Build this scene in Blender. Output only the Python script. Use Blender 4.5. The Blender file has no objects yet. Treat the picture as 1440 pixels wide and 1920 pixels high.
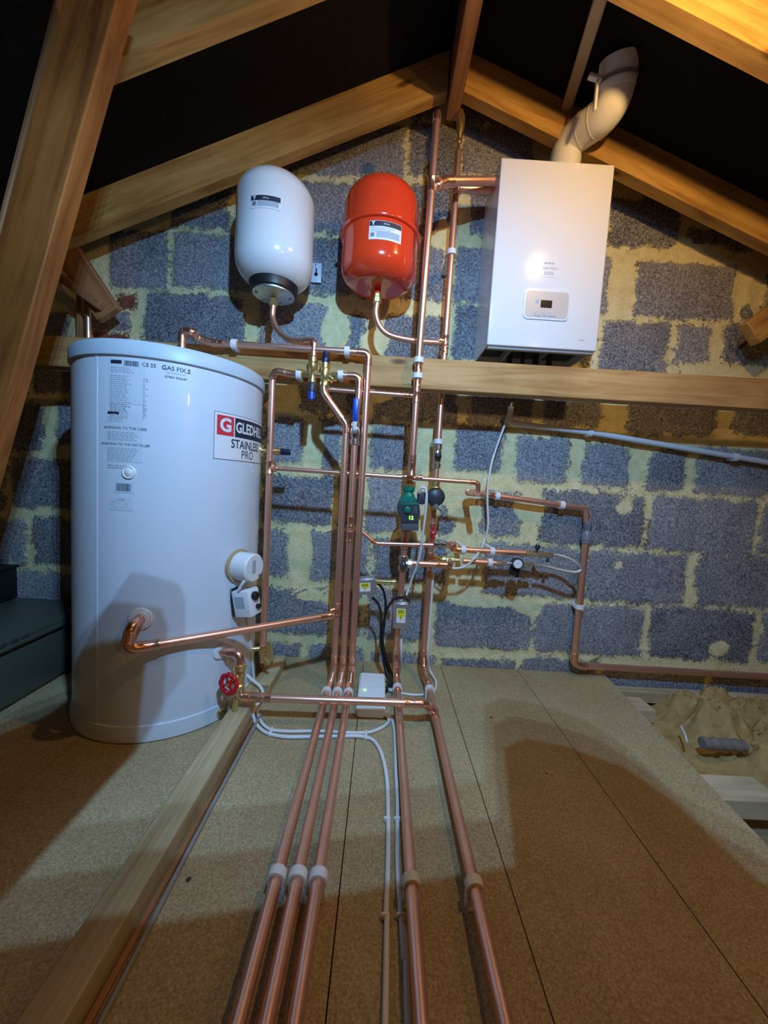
import bpy, bmesh, math, random
from mathutils import Vector, Matrix, noise

random.seed(7)
SC = bpy.context.scene
COL = SC.collection
R = math.radians

# ------------------------------------------------------------------ camera
FPX, CAM = 700.0, Vector((0.0, -1.52, 0.75))
CROT = Matrix.Rotation(R(-0.5), 3, 'Z') @ Matrix.Rotation(R(90 - 4.4), 3, 'X') @ Matrix.Rotation(R(3.4), 3, 'Z')
cd = bpy.data.cameras.new('camera')
cam = bpy.data.objects.new('camera', cd)
COL.objects.link(cam)
cam.matrix_world = Matrix.Translation(CAM) @ CROT.to_4x4()
cd.sensor_fit = 'HORIZONTAL'
cd.sensor_width = 36.0
cd.lens = 36.0 * FPX / 1440.0
cd.clip_start = 0.02
SC.camera = cam

# ------------------------------------------------------------------ world, lights, exposure
SC.view_settings.view_transform = 'Standard'
SC.view_settings.look = 'None'
SC.view_settings.gamma = 1.0
SC.view_settings.use_curve_mapping = False
SC.view_settings.exposure = 0.18
wd = bpy.data.worlds.new('world')
SC.world = wd
wd.use_nodes = True
bg = wd.node_tree.nodes['Background']
bg.inputs[0].default_value = (1.0, 0.66, 0.40, 1)
bg.inputs[1].default_value = 0.03


def lamp(name, kind, loc, target, energy, color, size, spot=None):
    ld = bpy.data.lights.new(name, kind)
    ld.energy = energy
    ld.color = color
    if kind == 'AREA':
        ld.size = size
    else:
        ld.shadow_soft_size = size
    if kind == 'SPOT':
        ld.spot_size = R(spot[0])
        ld.spot_blend = spot[1]
    o = bpy.data.objects.new(name, ld)
    COL.objects.link(o)
    o.location = loc
    d = Vector(target) - Vector(loc)
    o.rotation_euler = d.to_track_quat('-Z', 'Y').to_euler()
    return o


COOL = Vector((0.12, -1.50, 1.64))
WARM = Vector((0.66, -0.86, 1.845))
for k_ in (-1, 0, 1):           # three small emitters of the work light
    lamp('work_light_emitter', 'SPOT', COOL + Vector((0, 0.036 * k_, 0)), (-0.08, -0.35, 0.45), 33.0, (0.31, 0.60, 1.0), 0.003, (132, 0.8))
lamp('warm_bulb', 'POINT', WARM, (0, 0, 0), 15.0, (1.0, 0.60, 0.22), 0.022)
lamp('warm_fill', 'POINT', (1.15, -2.35, 1.35), (0, 0, 0), 9.0, (1.0, 0.52, 0.16), 0.05)  # added fill light, evens out the warm tone


# ------------------------------------------------------------------ pixel rays -> points on planes of the room
def ray(x, y):
    return CROT @ Vector(((x - 720) / FPX, -(y - 960) / FPX, -1.0))


def W(x, y, d=0.0):
    """point seen at (x, y) at distance d in front of the gable wall"""
    v = ray(x, y)
    return CAM + v * ((-d - CAM.y) / v.y)


def F(x, y, z=0.0):
    """point seen at (x, y) at height z"""
    v = ray(x, y)
    return CAM + v * ((z - CAM.z) / v.z)


# ------------------------------------------------------------------ materials
def new_mat(name):
    m = bpy.data.materials.new(name)
    m.use_nodes = True
    nt = m.node_tree
    return m, nt, nt.nodes['Principled BSDF'], nt.nodes, nt.links


def simple(name, col, rough=0.5, metal=0.0, var=0.05, scale=30.0, bump=0.0, spec=0.5, coat=0.0, emit=None, trans=0.0):
    m, nt, b, N, L = new_mat(name)
    tc = N.new('ShaderNodeTexCoord')
    nz = N.new('ShaderNodeTexNoise')
    nz.inputs['Scale'].default_value = scale
    nz.inputs['Detail'].default_value = 5
    L.new(tc.outputs['Object'], nz.inputs['Vector'])
    mx = N.new('ShaderNodeMix')
    mx.data_type = 'RGBA'
    mx.inputs[6].default_value = [c * (1 - var) for c in col] + [1]
    mx.inputs[7].default_value = [min(1, c * (1 + var)) for c in col] + [1]
    L.new(nz.outputs['Fac'], mx.inputs[0])
    L.new(mx.outputs[2], b.inputs['Base Color'])
    b.inputs['Roughness'].default_value = rough
    b.inputs['Metallic'].default_value = metal
    b.inputs['Specular IOR Level'].default_value = spec
    b.inputs['Coat Weight'].default_value = coat
    b.inputs['Transmission Weight'].default_value = trans
    if bump:
        bp = N.new('ShaderNodeBump')
        bp.inputs['Strength'].default_value = bump
        bp.inputs['Distance'].default_value = 0.002
        L.new(nz.outputs['Fac'], bp.inputs['Height'])
        L.new(bp.outputs['Normal'], b.inputs['Normal'])
    if emit:
        b.inputs['Emission Color'].default_value = (*emit[0], 1)
        b.inputs['Emission Strength'].default_value = emit[1]
    return m


def ramp(N, stops):
    r = N.new('ShaderNodeValToRGB')
    e = r.color_ramp.elements
    while len(e) < len(stops):
        e.new(0.5)
    for i, (p, c) in enumerate(stops):
        e[i].position = p
        e[i].color = (*c, 1)
    return r


def wood(name, c1, c2, c3, rough=0.65, knots=True, gscale=1.0):
    """timber whose grain runs along the object's own X axis"""
    m, nt, b, N, L = new_mat(name)
    tc = N.new('ShaderNodeTexCoord')
    oi = N.new('ShaderNodeObjectInfo')
    mp = N.new('ShaderNodeMapping')
    mp.inputs['Scale'].default_value = (1.6 * gscale, 22 * gscale, 22 * gscale)
    off = N.new('ShaderNodeVectorMath')
    off.operation = 'ADD'
    cmb = N.new('ShaderNodeCombineXYZ')
    mul = N.new('ShaderNodeMath')
    mul.operation = 'MULTIPLY'
    mul.inputs[1].default_value = 9.0
    L.new(oi.outputs['Random'], mul.inputs[0])
    L.new(mul.outputs[0], cmb.inputs[0])
    L.new(mul.outputs[0], cmb.inputs[1])
    L.new(tc.outputs['Object'], off.inputs[0])
    L.new(cmb.outputs[0], off.inputs[1])
    L.new(off.outputs[0], mp.inputs['Vector'])
    n1 = N.new('ShaderNodeTexNoise')
    n1.inputs['Scale'].default_value = 1.6
    n1.inputs['Detail'].default_value = 7
    n1.inputs['Roughness'].default_value = 0.6
    n1.inputs['Distortion'].default_value = 0.7
    L.new(mp.outputs[0], n1.inputs['Vector'])
    n2 = N.new('ShaderNodeTexNoise')
    n2.inputs['Scale'].default_value = 3.0
    n2.inputs['Detail'].default_value = 4
    L.new(off.outputs[0], n2.inputs['Vector'])
    r = ramp(N, [(0.30, c1), (0.52, c2), (0.75, c3)])
    L.new(n1.outputs['Fac'], r.inputs[0])
    mx = N.new('ShaderNodeMix')
    mx.data_type = 'RGBA'
    mx.blend_type = 'MULTIPLY'
    L.new(r.outputs[0], mx.inputs[6])
    r2 = ramp(N, [(0.35, (0.62, 0.58, 0.52)), (0.62, (1, 1, 1))])
    L.new(n2.outputs['Fac'], r2.inputs[0])
    L.new(r2.outputs[0], mx.inputs[7])
    mx.inputs[0].default_value = 0.8
    last = mx.outputs[2]
    if knots:
        mk = N.new('ShaderNodeMapping')
        mk.inputs['Scale'].default_value = (3.4, 10, 10)
        L.new(off.outputs[0], mk.inputs['Vector'])
        v = N.new('ShaderNodeTexVoronoi')
        v.inputs['Scale'].default_value = 1.0
        L.new(mk.outputs[0], v.inputs['Vector'])
        kr = ramp(N, [(0.05, (1, 1, 1)), (0.13, (0, 0, 0))])
        L.new(v.outputs['Distance'], kr.inputs[0])
        mk2 = N.new('ShaderNodeMix')
        mk2.data_type = 'RGBA'
        L.new(kr.outputs[0], mk2.inputs[0])
        L.new(last, mk2.inputs[6])
        mk2.inputs[7].default_value = (c1[0] * 0.45, c1[1] * 0.4, c1[2] * 0.4, 1)
        last = mk2.outputs[2]
    L.new(last, b.inputs['Base Color'])
    b.inputs['Roughness'].default_value = rough
    b.inputs['Specular IOR Level'].default_value = 0.25
    bp = N.new('ShaderNodeBump')
    bp.inputs['Strength'].default_value = 0.35
    bp.inputs['Distance'].default_value = 0.002
    L.new(n1.outputs['Fac'], bp.inputs['Height'])
    L.new(bp.outputs['Normal'], b.inputs['Normal'])
    return m


def block_wall_mat():
    m, nt, b, N, L = new_mat('concrete_blockwork')
    tc = N.new('ShaderNodeTexCoord')
    a_sd = N.new('ShaderNodeAttribute')
    a_sd.attribute_name = 'sd'
    a_tn = N.new('ShaderNodeAttribute')
    a_tn.attribute_name = 'tone'
    a_br = N.new('ShaderNodeAttribute')
    a_br.attribute_name = 'brick'

    def nse(scale, detail=4, rough=0.6, dist=0.0):
        n = N.new('ShaderNodeTexNoise')
        n.inputs['Scale'].default_value = scale
        n.inputs['Detail'].default_value = detail
        n.inputs['Roughness'].default_value = rough
        n.inputs['Distortion'].default_value = dist
        L.new(tc.outputs['Object'], n.inputs['Vector'])
        return n.outputs['Fac']

    def mth(op, a, bb, clamp=False):
        n = N.new('ShaderNodeMath')
        n.operation = op
        n.use_clamp = clamp
        for i, v in enumerate((a, bb)):
            if isinstance(v, (int, float)):
                n.inputs[i].default_value = v
            else:
                L.new(v, n.inputs[i])
        return n.outputs[0]
    edge = mth('MULTIPLY', mth('SUBTRACT', nse(12, 5, 0.7, 0.8), 0.5), 0.085)
    fine = mth('MULTIPLY', mth('SUBTRACT', nse(110, 5, 0.8), 0.5), 0.085)
    s = mth('ADD', mth('ADD', mth('SUBTRACT', a_sd.outputs['Fac'], 0.003), edge), fine)
    mask = mth('ADD', mth('MULTIPLY', s, 130), 0.5, True)     # 1 = bare block, 0 = mortar
    spk = nse(130, 4, 0.75)
    spk2 = nse(420, 2, 0.5)
    blk = ramp(N, [(0.34, (0.03, 0.031, 0.036)), (0.43, (0.15, 0.152, 0.17)), (0.53, (0.32, 0.32, 0.345)), (0.68, (0.66, 0.65, 0.62))])
    sp = mth('ADD', mth('MULTIPLY', spk, 0.72), mth('MULTIPLY', spk2, 0.28))
    sp = mth('ADD', sp, mth('MULTIPLY', mth('SUBTRACT', a_tn.outputs['Fac'], 0.5), 0.07))
    sp = mth('ADD', sp, mth('MULTIPLY', mth('SUBTRACT', nse(5, 3), 0.5), 0.14))
    L.new(sp, blk.inputs[0])
    mor = ramp(N, [(0.26, (0.32, 0.26, 0.12)), (0.40, (0.76, 0.67, 0.34)), (0.62, (0.92, 0.84, 0.50))])
    ms = mth('ADD', mth('MULTIPLY', nse(26, 6, 0.7), 0.75), mth('MULTIPLY', spk, 0.25))
    L.new(ms, mor.inputs[0])
    brk = ramp(N, [(0.35, (0.16, 0.045, 0.03)), (0.6, (0.30, 0.10, 0.07))])
    L.new(ms, brk.inputs[0])
    m0 = N.new('ShaderNodeMix')
    m0.data_type = 'RGBA'
    L.new(a_br.outputs['Fac'], m0.inputs[0])
    L.new(blk.outputs[0], m0.inputs[6])
    L.new(brk.outputs[0], m0.inputs[7])
    m1 = N.new('ShaderNodeMix')
    m1.data_type = 'RGBA'
    L.new(mask, m1.inputs[0])
    L.new(mor.outputs[0], m1.inputs[6])
    L.new(m0.outputs[2], m1.inputs[7])
    # thin dark cracks and open pockets along the bed joints
    v = nse(9, 6, 0.75, 1.5)
    near = mth('SUBTRACT', 1.0, mth('MULTIPLY', mth('ABSOLUTE', mth('ADD', s, 0.004), 0), 210), True)
    gate = mth('MULTIPLY', mth('SUBTRACT', v, 0.56), 26, True)
    crack = mth('MULTIPLY', near, gate)
    m2 = N.new('ShaderNodeMix')
    m2.data_type = 'RGBA'
    L.new(crack, m2.inputs[0])
    L.new(m1.outputs[2], m2.inputs[6])
    m2.inputs[7].default_value = (0.02, 0.016, 0.012, 1)
    L.new(m2.outputs[2], b.inputs['Base Color'])
    b.inputs['Roughness'].default_value = 0.92
    b.inputs['Specular IOR Level'].default_value = 0.2
    h = mth('ADD', mth('MULTIPLY', mask, 0.25), mth('MULTIPLY', spk, 1.1))
    h = mth('SUBTRACT', h, mth('MULTIPLY', crack, 1.2))
    bp = N.new('ShaderNodeBump')
    bp.inputs['Strength'].default_value = 0.8
    bp.inputs['Distance'].default_value = 0.006
    L.new(h, bp.inputs['Height'])
    L.new(bp.outputs['Normal'], b.inputs['Normal'])
    return m


def chipboard_mat():
    m, nt, b, N, L = new_mat('chipboard')
    tc = N.new('ShaderNodeTexCoord')

    def nse(scale, detail, rough=0.6):
        n = N.new('ShaderNodeTexNoise')
        n.inputs['Scale'].default_value = scale
        n.inputs['Detail'].default_value = detail
        n.inputs['Roughness'].default_value = rough
        L.new(tc.outputs['Object'], n.inputs['Vector'])
        return n
    a = nse(240, 4, 0.65)
    r = ramp(N, [(0.33, (0.31, 0.23, 0.12)), (0.5, (0.45, 0.35, 0.195)), (0.68, (0.62, 0.50, 0.29))])
    L.new(a.outputs['Fac'], r.inputs[0])
    c = nse(2.6, 5, 0.6)
    r2 = ramp(N, [(0.35, (0.80, 0.76, 0.70)), (0.65, (1.0, 1.0, 1.0))])
    L.new(c.outputs['Fac'], r2.inputs[0])
    mx = N.new('ShaderNodeMix')
    mx.data_type = 'RGBA'
    mx.blend_type = 'MULTIPLY'
    mx.inputs[0].default_value = 1
    L.new(r.outputs[0], mx.inputs[6])
    L.new(r2.outputs[0], mx.inputs[7])
    v = N.new('ShaderNodeTexVoronoi')
    v.inputs['Scale'].default_value = 5.5
    L.new(tc.outputs['Object'], v.inputs['Vector'])
    kr = ramp(N, [(0.022, (1, 1, 1)), (0.034, (0, 0, 0))])
    L.new(v.outputs['Distance'], kr.inputs[0])
    m2 = N.new('ShaderNodeMix')
    m2.data_type = 'RGBA'
    L.new(kr.outputs[0], m2.inputs[0])
    L.new(mx.outputs[2], m2.inputs[6])
    m2.inputs[7].default_value = (0.05, 0.035, 0.022, 1)
    L.new(m2.outputs[2], b.inputs['Base Color'])
    b.inputs['Roughness'].default_value = 0.75
    b.inputs['Specular IOR Level'].default_value = 0.3
    bp = N.new('ShaderNodeBump')
    bp.inputs['Strength'].default_value = 0.15
    bp.inputs['Distance'].default_value = 0.001
    L.new(a.outputs['Fac'], bp.inputs['Height'])
    L.new(bp.outputs['Normal'], b.inputs['Normal'])
    return m


M = {}
M['wall'] = block_wall_mat()
M['chip'] = chipboard_mat()
M['felt'] = simple('roofing_felt', (0.012, 0.011, 0.010), 0.9, var=0.3, scale=40, bump=0.4, spec=0.1)
M['rafter'] = wood('rafter_pine', (0.36, 0.18, 0.045), (0.60, 0.35, 0.105), (0.70, 0.45, 0.15))
M['old'] = wood('old_pine', (0.20, 0.09, 0.035), (0.36, 0.17, 0.07), (0.44, 0.23, 0.10))
M['web'] = wood('rough_web', (0.16, 0.045, 0.008), (0.30, 0.10, 0.018), (0.38, 0.14, 0.03))
M['rail'] = wood('pale_rail', (0.38, 0.27, 0.13), (0.56, 0.44, 0.25), (0.64, 0.53, 0.33))
M['beam'] = wood('beam_pine', (0.38, 0.19, 0.065), (0.58, 0.34, 0.13), (0.66, 0.43, 0.19))
M['pale'] = wood('pale_timber', (0.48, 0.38, 0.24), (0.60, 0.49, 0.32), (0.68, 0.58, 0.42), knots=False)
M['batten'] = wood('batten_pine', (0.40, 0.30, 0.18), (0.52, 0.41, 0.26), (0.60, 0.49, 0.33))
M['copper'] = simple('copper', (0.92, 0.52, 0.38), 0.36, 0.86, 0.10, 25)
M['copper_dull'] = simple('copper_fitting', (0.90, 0.48, 0.33), 0.27, 0.92, 0.16, 40)
M['solder'] = simple('solder', (0.75, 0.62, 0.50), 0.3, 0.9)
M['brass'] = simple('brass', (0.80, 0.62, 0.27), 0.30, 0.9, 0.12, 60)
M['chrome'] = simple('nickel_plate', (0.74, 0.70, 0.66), 0.22, 0.95)
M['steel'] = simple('galvanised_steel', (0.60, 0.62, 0.66), 0.38, 0.85)
M['enamel'] = simple('white_enamel', (0.80, 0.81, 0.82), 0.16, 0, 0.01, 5, coat=0.5)
M['case'] = simple('boiler_white', (0.80, 0.80, 0.82), 0.14, 0, 0.01, 5, coat=0.3)
M['case_dark'] = simple('boiler_underside', (0.03, 0.03, 0.035), 0.6)
M['grey_trim'] = simple('grey_trim', (0.35, 0.34, 0.33), 0.4)
M['panel'] = simple('warm_grey_panel', (0.55, 0.50, 0.47), 0.35)
M['shell'] = simple('cylinder_white', (0.66, 0.72, 0.80), 0.30, 0, 0.015, 4, coat=0.1)
M['lid'] = simple('cylinder_lid', (0.50, 0.60, 0.68), 0.42, 0, 0.03, 10)
M['red'] = simple('red_enamel', (0.80, 0.055, 0.015), 0.16, 0, 0.03, 6, coat=0.5)
M['flue'] = simple('white_flue', (0.82, 0.80, 0.74), 0.14, 0, 0.01, 5, coat=0.4)
M['flue_cool_tint'] = simple('flue_cool_light', (0.70, 0.77, 0.80), 0.3)  # white flue top with the cool lamp's blue put into its colour
M['plastic'] = simple('white_plastic', (0.80, 0.80, 0.80), 0.4)
M['pvc'] = simple('white_pvc_pipe', (0.68, 0.73, 0.80), 0.3)
M['cable'] = simple('white_cable', (0.74, 0.74, 0.72), 0.45)
M['cable_grey'] = simple('grey_cable', (0.26, 0.25, 0.23), 0.5)
M['black'] = simple('black_rubber', (0.012, 0.012, 0.014), 0.45)
M['dark'] = simple('charcoal_plastic', (0.045, 0.047, 0.055), 0.42)
M['dark2'] = simple('grey_plastic', (0.11, 0.11, 0.13), 0.45)
M['coupl'] = simple('grey_coupling', (0.20, 0.21, 0.24), 0.4)
M['green'] = simple('green_plastic', (0.0, 0.18, 0.12), 0.35)
M['blue'] = simple('blue_plastic', (0.01, 0.06, 0.45), 0.35)
M['navy'] = simple('navy_cap', (0.01, 0.015, 0.06), 0.35)
M['handred'] = simple('red_handle', (0.55, 0.01, 0.02), 0.3)
M['led'] = simple('green_led', (0.1, 0.8, 0.1), 0.4, emit=((0.25, 1.0, 0.05), 3.0))
M['sticker'] = simple('label_paper', (0.60, 0.68, 0.76), 0.4, var=0.01)
M['sticker_w'] = simple('white_label', (0.80, 0.80, 0.82), 0.35, var=0.01)
M['ink'] = simple('dark_ink', (0.02, 0.025, 0.045), 0.5, var=0.02)
M['ink_grey'] = simple('grey_ink', (0.40, 0.45, 0.52), 0.6, var=0.02)
M['logored'] = simple('red_ink', (0.70, 0.04, 0.06), 0.4)
M['yellow'] = simple('yellow_ink', (0.85, 0.72, 0.02), 0.5)
M['tub'] = simple('grey_green_plastic', (0.075, 0.085, 0.065), 0.45)
M['foam'] = simple('tan_gasket', (0.45, 0.34, 0.20), 0.8)
M['hole'] = simple('dark_glass', (0.02, 0.015, 0.015), 0.2)
M['wool'] = simple('mineral_wool', (0.42, 0.29, 0.12), 1.0, var=0.45, scale=28, bump=1.0, spec=0.05)
M['dust'] = simple('dusty_plasterboard', (0.25, 0.19, 0.11), 0.95, var=0.3, scale=22, bump=0.5)
M['scrap'] = simple('dull_grey_plastic', (0.20, 0.185, 0.17), 0.5, var=0.2)
M['braid'] = simple('steel_braid', (0.62, 0.62, 0.60), 0.4, 0.7, 0.4, 300)


# ------------------------------------------------------------------ mesh builder
class MB:
    def __init__(s):
        s.v, s.f, s.sm = [], [], []

    def add(s, vs, fs, smooth=False):
        o = len(s.v)
        s.v += [Vector(p) for p in vs]
        s.f += [[i + o for i in f] for f in fs]
        s.sm += [smooth] * len(fs)
        return s

    def box(s, a, b):
        x0, y0, z0 = (min(a[i], b[i]) for i in range(3))
        x1, y1, z1 = (max(a[i], b[i]) for i in range(3))
        vs = [(x0, y0, z0), (x1, y0, z0), (x1, y1, z0), (x0, y1, z0), (x0, y0, z1), (x1, y0, z1), (x1, y1, z1), (x0, y1, z1)]
        fs = [(0, 3, 2, 1), (4, 5, 6, 7), (0, 1, 5, 4), (1, 2, 6, 5), (2, 3, 7, 6), (3, 0, 4, 7)]
        return s.add(vs, fs)

    def rbox(s, c, size, mat=None, bev=0.003, seg=2):
        """bevelled box centred on c, turned by the 3x3 matrix mat"""
        bm = bmesh.new()
        bmesh.ops.create_cube(bm, size=1.0)
        for v in bm.verts:
            v.co = Vector((v.co.x * size[0], v.co.y * size[1], v.co.z * size[2]))
        bmesh.ops.bevel(bm, geom=bm.edges[:], offset=bev, segments=seg, affect='EDGES', profile=0.5)
        bm.verts.index_update()
        mat = mat or Matrix.Identity(3)
        s.add([mat @ v.co + Vector(c) for v in bm.verts], [[v.index for v in f.verts] for f in bm.faces], True)
        bm.free()
        return s

    def lathe(s, prof, org, axis=(0, 0, 1), seg=32, smooth=True, up=None):
        """prof: list of (radius, distance along axis)"""
        ax = Vector(axis).normalized()
        u = Vector(up) if up else (Vector((1, 0, 0)) if abs(ax.x) < 0.9 else Vector((0, 1, 0)))
        u = (u - ax * u.dot(ax)).normalized()
        w = ax.cross(u)
        vs, fs = [], []
        for (r, t) in prof:
            for k in range(seg):
                a = 2 * math.pi * k / seg
                vs.append(Vector(org) + ax * t + (u * math.cos(a) + w * math.sin(a)) * r)
        for i in range(len(prof) - 1):
            for k in range(seg):
                k2 = (k + 1) % seg
                fs.append((i * seg + k, i * seg + k2, (i + 1) * seg + k2, (i + 1) * seg + k))
        if prof[0][0] > 1e-6:
            fs.append(tuple(reversed(range(seg))))
        if prof[-1][0] > 1e-6:
            fs.append(tuple((len(prof) - 1) * seg + k for k in range(seg)))
        return s.add(vs, fs, smooth)

    def tube(s, pts, r, seg=14, caps=True):
        pts = [Vector(p) for p in pts]
        n = len(pts)
        t0 = (pts[1] - pts[0]).normalized()
        u = Vector((0, 0, 1)) if abs(t0.z) < 0.9 else Vector((0, 1, 0))
        u = (u - t0 * u.dot(t0)).normalized()
        vs, fs = [], []
        for i in range(n):
            if i == 0:
                t = pts[1] - pts[0]
            elif i == n - 1:
                t = pts[-1] - pts[-2]
            else:
                t = (pts[i + 1] - pts[i]).normalized() + (pts[i] - pts[i - 1]).normalized()
            t.normalize()
            u = (u - t * u.dot(t)).normalized()
            w = t.cross(u)
            rr = r[i] if isinstance(r, (list, tuple)) else r
            for k in range(seg):
                a = 2 * math.pi * k / seg
                vs.append(pts[i] + (u * math.cos(a) + w * math.sin(a)) * rr)
        for i in range(n - 1):
            for k in range(seg):
                k2 = (k + 1) % seg
                fs.append((i * seg + k, i * seg + k2, (i + 1) * seg + k2, (i + 1) * seg + k))
        if caps:
            fs.append(tuple(reversed(range(seg))))
            fs.append(tuple((n - 1) * seg + k for k in range(seg)))
        return s.add(vs, fs, True)

    def prism(s, poly, y0, y1):
        """polygon of (x, z) pairs pushed from y0 to y1"""
        n = len(poly)
        vs = [(x, y0, z) for x, z in poly] + [(x, y1, z) for x, z in poly]
        fs = [tuple(range(n)), tuple(reversed(range(n, 2 * n)))]
        fs += [(i, i + n, (i + 1) % n + n, (i + 1) % n) for i in range(n)]
        return s.add(vs, fs)

    def build(s, name, mat, parent=None, rot=None):
        """one mesh object; its origin is put at the base of the shape"""
        if rot is None:
            rot = Matrix.Identity(3)
        inv = rot.transposed()
        lv = [inv @ v for v in s.v]
        lo = [min(v[i] for v in lv) for i in range(3)]
        hi = [max(v[i] for v in lv) for i in range(3)]
        org = Vector(((lo[0] + hi[0]) / 2, (lo[1] + hi[1]) / 2, lo[2]))
        me = bpy.data.meshes.new(name)
        me.from_pydata([v - org for v in lv], [], s.f)
        me.polygons.foreach_set('use_smooth', s.sm)
        me.update()
        bm = bmesh.new()
        bm.from_mesh(me)
        bmesh.ops.recalc_face_normals(bm, faces=bm.faces[:])
        bm.to_mesh(me)
        bm.free()
        if any(s.sm):
            me.set_sharp_from_angle(angle=R(42))
        me.materials.append(M[mat] if isinstance(mat, str) else mat)
        o = bpy.data.objects.new(name, me)
        COL.objects.link(o)
        mw = Matrix.Translation(rot @ org) @ rot.to_4x4()
        WORLD[o.name] = mw
        if parent:
            o.parent = parent
            o.matrix_parent_inverse = Matrix.Identity(4)
            o.matrix_basis = WORLD[parent.name].inverted() @ mw
        else:
            o.matrix_basis = mw
        return o


WORLD = {}


def empty(name, loc):
    o = bpy.data.objects.new(name, None)
    COL.objects.link(o)
    o.empty_display_size = 0.05
    o.location = loc
    WORLD[o.name] = Matrix.Translation(Vector(loc))
    return o


def tag(o, label, cat, group=None):
    o['label'] = label
    o['category'] = cat
    if group:
        o['group'] = group
    return o


def struct(o):
    o['kind'] = 'structure'
    return o


def stuff(o, label, cat):
    o['kind'] = 'stuff'
    return tag(o, label, cat)


def fillet(pts, rad, n=7):
    pts = [Vector(p) for p in pts]
    out, corners = [pts[0]], []
    for i in range(1, len(pts) - 1):
        a, b, c = pts[i - 1], pts[i], pts[i + 1]
        rd = rad[i - 1] if isinstance(rad, (list, tuple)) else rad
        d1, d2 = (a - b), (c - b)
        l1, l2 = d1.length, d2.length
        d1.normalize()
        d2.normalize()
        ang = d1.angle(d2)
        if ang > math.pi - 0.03:
            out.append(b)
            corners.append(None)
            continue
        t = min(rd / math.tan(ang / 2), l1 * 0.48, l2 * 0.48)
        p1, p2 = b + d1 * t, b + d2 * t
        arc = []
        for k in range(n + 1):
            u = k / n
            arc.append(p1 * (1 - u) ** 2 + b * 2 * u * (1 - u) + p2 * u * u)
        out += arc
        corners.append((d1, d2, arc))
    out.append(pts[-1])
    return out, corners


def spline(pts, n=8):
    """smooth curve through all the points (Catmull-Rom)"""
    pts = [Vector(p) for p in pts]
    P_ = [pts[0] * 2 - pts[1]] + pts + [pts[-1] * 2 - pts[-2]]
    out = []
    for i in range(1, len(P_) - 2):
        p0, p1, p2, p3 = P_[i - 1:i + 3]
        for k in range(n):
            t = k / n
            out.append(0.5 * ((2 * p1) + (p2 - p0) * t + (2 * p0 - 5 * p1 + 4 * p2 - p3) * t * t + (3 * p1 - p0 - 3 * p2 + p3) * t ** 3))
    out.append(pts[-1])
    return out


R15, R22, R28 = 0.0075, 0.0112, 0.0142


def collar(b, p, d, r, ln=0.012):
    b.lathe([(r * 1.02, -ln * 0.5), (r * 1.22, -ln * 0.42), (r * 1.22, ln * 0.42), (r * 1.02, ln * 0.5)], p, d, 16)


def pipe(label, pts, r, elbows='all', rad=None, cat='pipe', sleeves=(), tees=(), mat='copper', name='copper_pipe'):
    """one soldered run: the tube is the thing; elbows, couplings and tees are its parts"""
    rad = rad if rad is not None else r * 2.0
    path, corners = fillet(pts, rad)
    root = MB().tube(path, r, 16).build(name, mat)
    tag(root, label, cat)
    for i, c in enumerate(corners):
        if c is None or not (elbows == 'all' or i in elbows):
            continue
        d1, d2, arc = c
        e1 = arc[0] + d1 * r * 1.3
        e2 = arc[-1] + d2 * r * 1.3
        b = MB().tube([e1] + arc + [e2], r * 1.15, 16)
        collar(b, e1, d1, r, r * 0.55)
        collar(b, e2, d2, r, r * 0.55)
        b.build('elbow', 'copper_dull', root)
    for (p, d) in sleeves:
        b = MB().lathe([(r * 1.02, -r * 1.7), (r * 1.2, -r * 1.6), (r * 1.2, -r * 1.2), (r * 1.12, -r), (r * 1.12, r),
                        (r * 1.2, r * 1.2), (r * 1.2, r * 1.6), (r * 1.02, r * 1.7)], p, d, 16)
        b.build('coupling', 'copper_dull', root)
    for (p, d, d2) in tees:
        p, d, d2 = Vector(p), Vector(d).normalized(), Vector(d2).normalized()
        b = MB().lathe([(r * 1.02, -r * 2.1), (r * 1.22, -r * 2.0), (r * 1.22, -r * 1.5), (r * 1.14, -r * 1.4), (r * 1.14, r * 1.4),
                        (r * 1.22, r * 1.5), (r * 1.22, r * 2.0), (r * 1.02, r * 2.1)], p, d, 16)
        b.lathe([(r * 0.9, 0), (r * 1.1, r * 1.3), (r * 1.2, r * 1.7), (r * 1.2, r * 2.1), (r * 0.9, r * 2.15)], p, d2, 16)
        b.build('tee', 'copper_dull', root)
    return root


def clip(p, axis, down, r, dist, label, group=None, mat='plastic'):
    """white pipe clip: a thick open ring on a foot that reaches the surface"""
    ax, dn = Vector(axis).normalized(), Vector(down).normalized()
    side = ax.cross(dn).normalized()
    w = 0.0085
    b = MB()
    ri, ro = r * 1.04, r + 0.0055
    n = 22
    vs, fs = [], []
    a0 = R(0)
    for k in range(n + 1):
        a = a0 + (2 * math.pi) * k / n
        dr = (dn * math.cos(a) + side * math.sin(a))
        for rr, t in ((ri, -w), (ro, -w), (ro, w), (ri, w)):
            vs.append(Vector(p) + dr * rr + ax * t)
    for k in range(n):
        for q in range(4):
            q2 = (q + 1) % 4
            fs.append((k * 4 + q, k * 4 + q2, (k + 1) * 4 + q2, (k + 1) * 4 + q))
    b.add(vs, fs, True)
    m3 = Matrix((side, ax, dn)).transposed()
    h = max(dist - r * 0.9, 0.004)
    b.rbox(Vector(p) + dn * (dist - h / 2), (r * 1.9 + 0.008, w * 2, h), m3, 0.0015, 1)
    return tag(b.build('pipe_clip', mat), label, 'clip', group)


# ------------------------------------------------------------------ lettering and stickers
_tc = {}


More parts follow.
